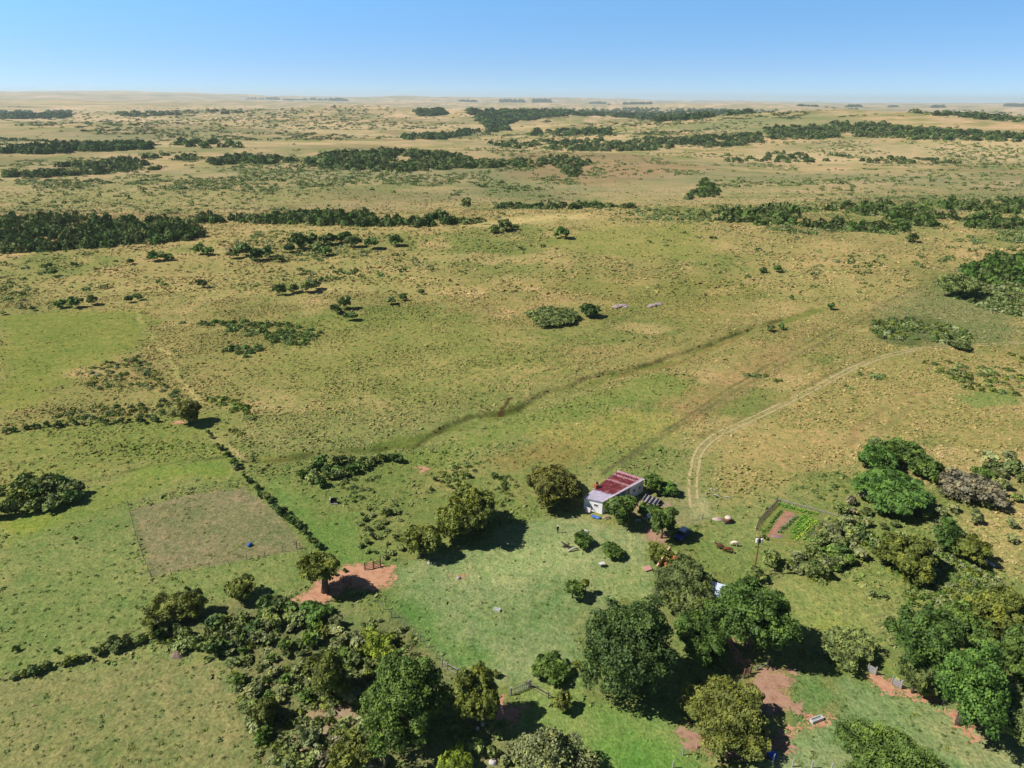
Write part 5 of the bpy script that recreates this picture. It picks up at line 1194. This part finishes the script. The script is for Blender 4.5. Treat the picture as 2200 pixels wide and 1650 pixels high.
wire_fence([(800,1292),(850,1330),(905,1380),(945,1425),(985,1460)], 'wire fence between thicket and lawn', 3.0, 1.3, .06, GREYWOOD)
wire_fence([(1445,1650),(1470,1618),(1530,1590)], 'wire fence with pale posts left of the yellowish olive tree', 2.6, 1.3, .07, PALEBARK)
wire_fence([(1660,1640),(1705,1648),(1745,1652),(1800,1660)], 'wire fence with pale posts at the bottom edge', 2.4, 1.4, .09, PALEBARK)
wire_fence([(1500,1555),(1545,1500),(1600,1455),(1640,1432),(1700,1400),(1760,1405)], 'wire fence crossing behind the yellowish olive tree', 3, 1.2, .06)
wire_fence([(1760,1410),(1840,1432),(1930,1470),(2000,1500),(2090,1560)], 'wire fence along the right hand paddock edge', 3.4, 1.2, .06)
def gate(px0, px1, h, name, label, mat, bars=4, pickets=0, posts=True, rail=.05):
    a, b = G(*px0), G(*px1); r = empty(name, a, math.atan2(*(b - a)[1::-1])); tag(r, label, 'gate'); w = float(np.linalg.norm((b - a)[:2]))
    m = MB()
    for k in range(bars): m.box((w / 2, 0, h * (.2 + .75 * k / max(1, bars - 1))), (w, .05, rail * 2.2))
    m.build('rails', mat, r)
    if pickets:
        p = MB()
        for k in range(pickets): p.box((w * (k + .5) / pickets, -.045, h * .55), (.07, .04, h * random.uniform(.95, 1.2)))
        p.build('pickets', mat, r)
    if posts:
        for x in (0, w): MB().tube([(x, 0, -.3), (x, 0, h * 1.3)], .11, 8).build('post', mat, r)
gate((1097,1494), (1137,1477), 1.1, 'picket_gate', 'grey picket gate standing open beside the red earth on the lawn edge', GREYWOOD, 2, 9)
gate((1140,1478), (1178,1500), .9, 'rail_fence', 'low dark rail fence between the picket gate and the yellow green sapling', WOOD, 2)
gate((1459,1512), (1480,1522), 1.1, 'pipe_gate', 'pale grey pipe gate left of the yellowish olive tree', PALEBARK, 2)
gate((1598,1456), (1612,1447), 1.3, 'plank_gate', 'brown plank gate in front of the broad tree by the shed', REDWOOD, 4, 4)
gate((1627,1440), (1648,1428), .75, 'log_rail', 'pale log rail right of the brown plank gate', PALEBARK, 1)
gate((1864,1442), (1880,1451), 1.25, 'panel_gate', 'grey board gate panel left of the red earth gap', GREYWOOD, 4, 0, rail=.1)
gate((1915,1470), (1935,1480), 1.25, 'panel_gate', 'grey board gate panel right of the red earth gap', GREYWOOD, 4, 0, rail=.1)
gate((784,1225), (803,1221), 1.35, 'corral_panel', 'reddish corral panel on the far edge of the red earth, left one', REDWOOD, 4)
gate((803,1221), (818,1217), 1.35, 'corral_panel', 'reddish corral panel on the far edge of the red earth, right one', REDWOOD, 4)
gate((738,1252), (754,1258), 1.2, 'corral_panel', 'dark corral panel in the shade of the olive tree on red earth', REDWOOD, 3)
gate((950,1432), (985,1452), 1.2, 'broken_fence', 'broken pale grey fence beside the large thicket tree', GREYWOOD, 2)
def post(px, py, h, r, label, mat=WOOD):
    o = MB().tube([(0, 0, -.3), (.02, 0, h)], [r * 1.1, r], 8).build('fence_post', mat, None, G(px, py)); tag(o, label, 'post', None)
post(818, 1211, 1.9, .07, 'tall thin dark post behind the reddish corral panels'); post(638, 1180, 1.9, .09, 'dark wooden post at the right corner of the bare field')
post(1653, 1616, 1.3, .12, 'short white post standing directly behind the blue basin', WHITEP)
post(902, 1378, 1.6, .08, 'grey post at the lawn side of the thicket', GREYWOOD); post(841, 1327, 1.4, .07, 'thin dark post near the lime thicket tree')
post(1509, 1115, 1.2, .08, 'short dark post beside the blue car', WOOD)

# ------------------------------------------------------------------ troughs, drums, stones, dead wood
def trough(px0, px1, w, h, label, mat):
    a, b = G(*px0), G(*px1); L0 = float(np.linalg.norm((b - a)[:2])); r = empty('water_trough', (a + b) / 2, math.atan2(*(b - a)[1::-1])); tag(r, label, 'trough'); m = MB()
    m.box((0, -w / 2, h / 2), (L0, .1, h)).box((0, w / 2, h / 2), (L0, .1, h)).box((-L0 / 2 + .05, 0, h / 2), (.1, w - .1, h - .004)).box((L0 / 2 - .05, 0, h / 2), (.1, w - .1, h - .004)).box((0, 0, .1), (L0 - .2, w - .1, .16))
    m.build('basin', mat, r); MB().box((0, 0, h * .62), (L0 - .2, w - .1, .02)).build('water', simple('grey_water', (.30, .32, .33), .15, .1), r)
trough((1742,1553), (1766,1544), .5, .5, 'long white trough at the end of the red dirt streak', CONC)
trough((1061,1309), (1075,1313), .38, .36, 'short white trough alone in the middle of the lawn', CONC)
def cistern():
    c = G(717, 1081); r = empty('cistern', c, R_(8)); tag(r, 'square open cistern with a white left wall and shadow painted black inside', 'cistern'); m = MB()
    m.box((0, .5, .5), (1.3, .1, 1.0)).box((.6, 0, .5), (.1, .9, .998)); m.build('shaded_wall', BLACK, r); MB().box((-.68, 0, .55), (.12, 1.05, 1.1)).build('white_wall', WHITEP, r)  # black colour paints in the dark inside of the box and its shadow
    MB().box((.1, -.55, .12), (1.5, .12, .24)).build('front_sill', CONC, r); MB().box((0, -.02, .2), (1.2, .9, .05)).build('water', GLASS, r)
cistern()
def basin():
    c = G(1660, 1628); r = empty('blue_basin', c); tag(r, 'bright blue round plastic basin on the grass at the bottom', 'basin')
    MB().lathe([(.42, -.02), (.58, .46), (.62, .46), (.62, .50), (.55, .50), (.42, .08), (.02, .07)], (0, 0, 0), 26).build('tub', simple('bright_blue_plastic', (.02, .14, .72), .35, .15, 2, spec=.5), r, smooth=True)
    MB().lathe([(.49, .30), (.01, .305)], (0, 0, 0), 22).build('water', BLUE, r)
basin()
def drum():
    c = G(537, 1173); o = MB().lathe([(.27, -.45), (.30, -.43), (.30, -.16), (.315, -.14), (.30, -.12), (.30, .12), (.315, .14), (.30, .16), (.30, .43), (.27, .45)], (0, 0, .3), 20, 'x').build('blue_drum', BLUE, None, c, R_(60), True)
    tag(o, 'blue plastic drum lying on the bare field', 'drum')
drum()
def stone(px, py, s, label, mat=STONE, name='boulder', cat='stone', group=None, flat=.7):
    bm = bmesh.new(); bmesh.ops.create_icosphere(bm, subdivisions=2, radius=1)
    sd = random.random() * 50
    for v in bm.verts: v.co *= 1 + .5 * (float(vnoise(np.array(v.co.x * 1.4 + sd), np.array(v.co.y * 1.4 + v.co.z * 1.7), 3)) - .5)
    for v in bm.verts: v.co = Vector((v.co.x * s, v.co.y * s * .8, v.co.z * s * flat + s * flat * .5))
    me = bpy.data.meshes.new(name); bm.to_mesh(me); bm.free(); o = link(name, me, mat, None, G(px, py), random.uniform(0, 6)); tag(o, label, cat, group); return o
PALE = simple('pale_stone', (.58, .54, .50), .9, .2, 3, bump=.4); PINKST = simple('pinkish_stone', (.33, .25, .235), .9, .25, 2, bump=.5)
stone(1259, 1143, .45, 'pale grey stone just behind the flat topped lawn tree', PALE); stone(1262, 1167, .4, 'white stone in the shadow right of the flat topped lawn tree', PALE)
stone(757, 1049, .45, 'small dark stone beside sandy ground left of the farm', simple('dark_stone2', (.05, .045, .04), .9, .3))
stone(985, 1243, .4, 'small grey stone left of the red earth spot on the lawn')
for i, (px, py, s) in enumerate(((2118, 1208, .55), (2127, 1213, .5), (2134, 1216, .4), (2111, 1204, .4))): stone(px, py, s, f"{['pale grey boulder','second pale boulder from the left','third pale boulder from the left','leftmost pale boulder'][i] if i else 'largest pale boulder'} of the group at the right slope edge", PALE, group='boulders at the right slope')
for i, (px, py, s) in enumerate(((1326, 660, 2.2), (1338, 657, 1.8), (1345, 660, 1.3), (1402, 657, 2.2), (1415, 654, 1.8), (1394, 660, 1.2))): stone(px, py, s, f"{['left','middle','right','middle','right','left'][i]} pinkish boulder of the {'left' if i < 3 else 'right'} outcrop on the hillside", PINKST, group='outcrops on the hillside', flat=.25)
for i, (px, py) in enumerate(((921, 1211), (935, 1211))): stone(px, py, .3, f"{('left','right')[i]} pale stone at the tip of the small olive tree shadow", PALE)
stone(1058, 1640, .5, 'pale stone at the bottom edge near the thin pale tree', PALE); stone(1037, 1558, .35, 'white stone in the big black shadow', PALE); stone(1026, 1566, .3, 'smaller white stone in the big black shadow', PALE)
def crate():
    c = G(1293, 1217); r = empty('stone_table', c, R_(20)); tag(r, 'pale grey block table on the lawn below the small green tree', 'table'); MB().box((0, 0, .72), (1.05, .8, .12), None, .02).build('top', PALE, r); MB().box((0, 0, .3), (.6, .5, .72), None, .03).build('base', simple('dark_block', (.16, .15, .15), .9, .3), r)
crate()
def deadwood(px, py, rz, label, mat, segs, name='dead_log', cat='log'):
    m = MB()
    for pts, r in segs: m.tube(pts, r, 8)
    o = m.jitter(.02).build(name, mat, None, G(px, py), rz, True); tag(o, label, cat); return o
deadwood(1232, 1184, R_(18), 'curved pale grey dead log left of the flat topped lawn tree', PALEBARK, [([(-1.1, 0, .15), (-.5, .1, .5), (.2, .1, .55), (1.0, 0, .3)], [.14, .2, .2, .12])])
deadwood(1216, 1176, R_(-35), 'dark broken stump with branches beside the pale dead log', simple('charred_wood', (.05, .04, .035), .9, .4), [([(-1.2, 0, .9), (-.4, 0, .6), (.9, .1, .2)], [.08, .2, .28]), ([(.2, 0, .4), (.4, .6, .9)], [.18, .08]), ([(0, 0, .4), (-.6, -.5, .2)], [.2, .1]), ([(.5, 0, .3), (1.2, -.5, .15)], [.2, .1])], 'dead_stump', 'stump')
for px, py, rz, lb in ((1532, 1054, -50, 'pale fallen branch right of the track end, upper one'), (1538, 1066, -40, 'pale fallen branch right of the track end, lower left one'), (1563, 1070, -35, 'pale fallen branch right of the track end, lower right one')):
    deadwood(px, py, R_(rz), lb, PALEBARK, [([(-1.0, 0, .1), (0, .1, .3), (1.1, 0, .12)], [.06, .09, .04]), ([(0, .1, .25), (.5, .6, .2)], [.06, .03])], 'fallen_branch', 'branch')
def dead_tree():
    P = G(2148, 1412); r = empty('dead_tree', P); tag(r, 'bare white dead tree inside the right hand grove', 'tree'); m = MB(); m.tube([(0, 0, -.3), (.1, 0, 1.6), (0, .1, 3.0)], [.24, .2, .14], 8).build('trunk', PALEBARK, r, smooth=True); b = MB()
    for k in range(11):
        a = k * 2.4; l = random.uniform(1.6, 3.0); z = random.uniform(2.0, 3.2); e = (l * math.cos(a), l * math.sin(a), z + random.uniform(.4, 2.2)); mid = (e[0] * .5, e[1] * .5, (z + e[2]) / 2 + .3)
        b.tube([(0, 0, z), mid, e], [.12, .085, .03], 6); b.tube([mid, (mid[0] + random.uniform(-.9, .9), mid[1] + random.uniform(-.9, .9), mid[2] + 1.1)], [.06, .02], 5)
    b.build('branches', PALEBARK, r, smooth=True)
dead_tree()
def buttress():
    P = LAND[0][1]
# ------------------------------------------------------------------ shed and ruin under the trees
def shed():
    a, b = gp(1512, 1243, 2.5), gp(1576, 1262, 2.5); d = (b - a)[:2]; w = float(np.linalg.norm(d)); c = (a + b) / 2; g = np.array([c[0], c[1], zat(c[0], c[1])])
    r = empty('metal_shed', g, math.atan2(d[1], d[0])); tag(r, 'shed with a shiny pale blue white metal roof half hidden under two big trees', 'shed')
    zinc = simple('pale_zinc', (.62, .68, .76), .35, .12, 1.5, spec=.5); D = 3.6
    m = MB(); n = 36
    top = [[m.bm.verts.new((-w / 2 + w * i / n, 0 - D * j, 2.5 - .15 * j + .03 * (i % 2))) for j in (0, .5, 1)] for i in range(n + 1)]
    for i in range(n):
        for j in range(2): m.bm.faces.new((top[i][j], top[i + 1][j], top[i + 1][j + 1], top[i][j + 1]))
    o = m.build('roof', zinc, r); o.modifiers.new('thick', 'SOLIDIFY').thickness = .04
    wl = MB(); wl.box((0, -.25, 1.1), (w - .5, .12, 2.6)).box((-w / 2 + .3, -D / 2 - .15, 1.05), (.12, D - .6, 2.5)).box((w / 2 - .3, -D / 2 - .15, 1.05), (.12, D - .6, 2.5)); wl.build('wall', simple('dark_board', (.10, .09, .085), .85, .3), r)
    MB().box((0, -D + .25, 1.0), (w - .5, .1, 2.3)).build('door', simple('blue_board', (.035, .05, .09), .8, .3), r)
    LAND.append(('the metal shed', g))
shed()
def ruin():
    a, b = G(1407, 1222), G(1437, 1194); d = (b - a)[:2]; w = float(np.linalg.norm(d)); g = a.copy(); r = empty('ruined_hut', g, math.atan2(d[1], d[0])); tag(r, 'ruined hut with sloping walls of orange clay brick under the tall tree', 'ruin')
    clay = simple('orange_clay', alb((206, 132, 84)), .95, .35, 2.5, bump=.5); pale = simple('pale_plaster', alb((214, 180, 136)), .95, .2, 3)
    m = MB(); pr = [(0, .35), (w * .3, 1.1), (w * .7, 1.9), (w * .95, 2.3), (w, 2.1)]
    for (x0, z0), (x1, z1) in zip(pr[:-1], pr[1:]):
        vs = [m.bm.verts.new(q) for q in ((x0, 0, -.2), (x1, 0, -.2), (x1, 0, z1), (x0, 0, z0), (x0, -.3, -.2), (x1, -.3, -.2), (x1, -.3, z1), (x0, -.3, z0))]
        for f in ((0, 1, 2, 3), (5, 4, 7, 6), (3, 2, 6, 7), (0, 3, 7, 4), (1, 5, 6, 2)): m.bm.faces.new([vs[k] for k in f])
    m.build('sloping_wall', pale, r)
    MB().box((w * .75, -1.5, .7), (.3, 2.4, 1.7), None, .06).jitter(.08).build('end_wall', clay, r); MB().box((w * .35, -2.4, .45), (2.2, .3, 1.1), None, .06).jitter(.08).build('side_wall', clay, r)
    MB().box((w * .5, -1.4, .15), (1.8, 1.5, .5), None, .1).jitter(.15).build('rubble', clay, r)
    g2 = G(1391, 1224); o = MB().box((0, 0, .35), (1.5, 1.0, .12), Matrix.Rotation(R_(16), 3, 'X'), .02).box((0, .3, .12), (1.3, .3, .3)).build('brick_slab', simple('pink_slab', alb((220, 164, 150)), .9, .15), None, g2, R_(25)); tag(o, 'pink slanted slab on the ground left of the ruined hut', 'slab')
    for px, py in ((1503, 1226), (1508, 1246), (1489, 1290)):
        pass
    LAND.append(('the ruined hut', g))
ruin()
label_plants()

# ------------------------------------------------------------------ light, sky, air, camera
w = bpy.data.worlds.new("World"); sc.world = w; w.use_nodes = True; nt = w.node_tree
bg = nt.nodes['Background']; sky = nt.nodes.new('ShaderNodeTexSky'); sky.sky_type = 'NISHITA'; sky.sun_disc = False
sky.sun_elevation = SUN_EL; sky.altitude = 150; sky.air_density = 1.0; sky.dust_density = 0.35; sky.ozone_density = 2.2
sx, sy = -SHX, -SHY                                           # direction toward the sun
sky.sun_rotation = math.atan2(sx, sy)
tc = nt.nodes.new('ShaderNodeTexCoord'); sep = nt.nodes.new('ShaderNodeSeparateXYZ'); L(nt, tc.outputs['Generated'], sep.inputs[0])
zz = math_n(nt, 'MULTIPLY_ADD', sep.outputs[2], 3.6); zz.node.inputs[2].default_value = 0.10
cb = nt.nodes.new('ShaderNodeCombineXYZ'); L(nt, sep.outputs[0], cb.inputs[0]); L(nt, sep.outputs[1], cb.inputs[1]); L(nt, zz, cb.inputs[2])
nrm = nt.nodes.new('ShaderNodeVectorMath'); nrm.operation = 'NORMALIZE'; L(nt, cb.outputs[0], nrm.inputs[0]); L(nt, nrm.outputs[0], sky.inputs['Vector'])
# paler band at the horizon, deeper blue a few degrees up, dark zenith
tint = ramp(nt, sep.outputs[2], [(0.0, (.78, .86, .88)), (.012, (.82, .91, .92)), (.030, (.87, .97, .97)), (.075, (.90, 1.20, 1.24)), (.13, (.94, 1.42, 1.46)), (.35, (.18, .21, .28))])
skc = mixc(nt, 1.0, sky.outputs['Color'], tint, 'MULTIPLY')
L(nt, skc, bg.inputs['Color']); bg.inputs['Strength'].default_value = 0.15
sun = bpy.data.lights.new('sun', 'SUN'); sun.energy = 4.6; sun.angle = R_(0.53); sun.color = (1.0, .96, .91)
so = bpy.data.objects.new('sun', sun); COL.objects.link(so)
dv = Vector((sx * math.cos(SUN_EL), sy * math.cos(SUN_EL), math.sin(SUN_EL))); so.rotation_euler = dv.to_track_quat('Z', 'Y').to_euler(); so.location = dv * 300
HAZE = 4.8e-5
if HAZE > 0:
    m, nt, out = nmat('haze_air'); pv = nt.nodes.new('ShaderNodeVolumePrincipled'); pv.inputs['Color'].default_value = (.76, .90, 1.0, 1); pv.inputs['Density'].default_value = HAZE; pv.inputs['Anisotropy'].default_value = .2
    L(nt, pv.outputs[0], out.inputs['Volume'])
    gz = np.empty(len(bpy.data.objects['ground'].data.vertices) * 3, np.float32); bpy.data.objects['ground'].data.vertices.foreach_get('co', gz); gz = gz[2::3]
    z0, z1 = float(gz.min()) - 1, max(float(gz.max()) + 45, 95); print('z range', z0, z1)
    hz = MB().box((0, 15000, (z0 + z1) / 2), (52400, 33000, z1 - z0)).build('haze', m); hz['kind'] = 'stuff'
cam = bpy.data.cameras.new('camera'); co = bpy.data.objects.new('camera', cam); COL.objects.link(co); sc.camera = co
cam.sensor_fit = 'HORIZONTAL'; cam.sensor_width = 36; cam.lens = F / 2200 * 36; cam.clip_start = 1; cam.clip_end = 80000
M = Matrix.Identity(4)
for i in range(3): M[i][0], M[i][1], M[i][2], M[i][3] = RT[i], UP[i], -fw[i], CAM[i]
co.matrix_world = M
sc.view_settings.view_transform = 'Standard'; sc.view_settings.look = 'None'; sc.view_settings.exposure = 0.38; sc.view_settings.gamma = 1.0
sc.cycles.max_bounces = 5; sc.cycles.diffuse_bounces = 2; sc.cycles.glossy_bounces = 2; sc.cycles.transmission_bounces = 3; sc.cycles.volume_bounces = 2; sc.cycles.transparent_max_bounces = 4
sc.cycles.use_denoising = True
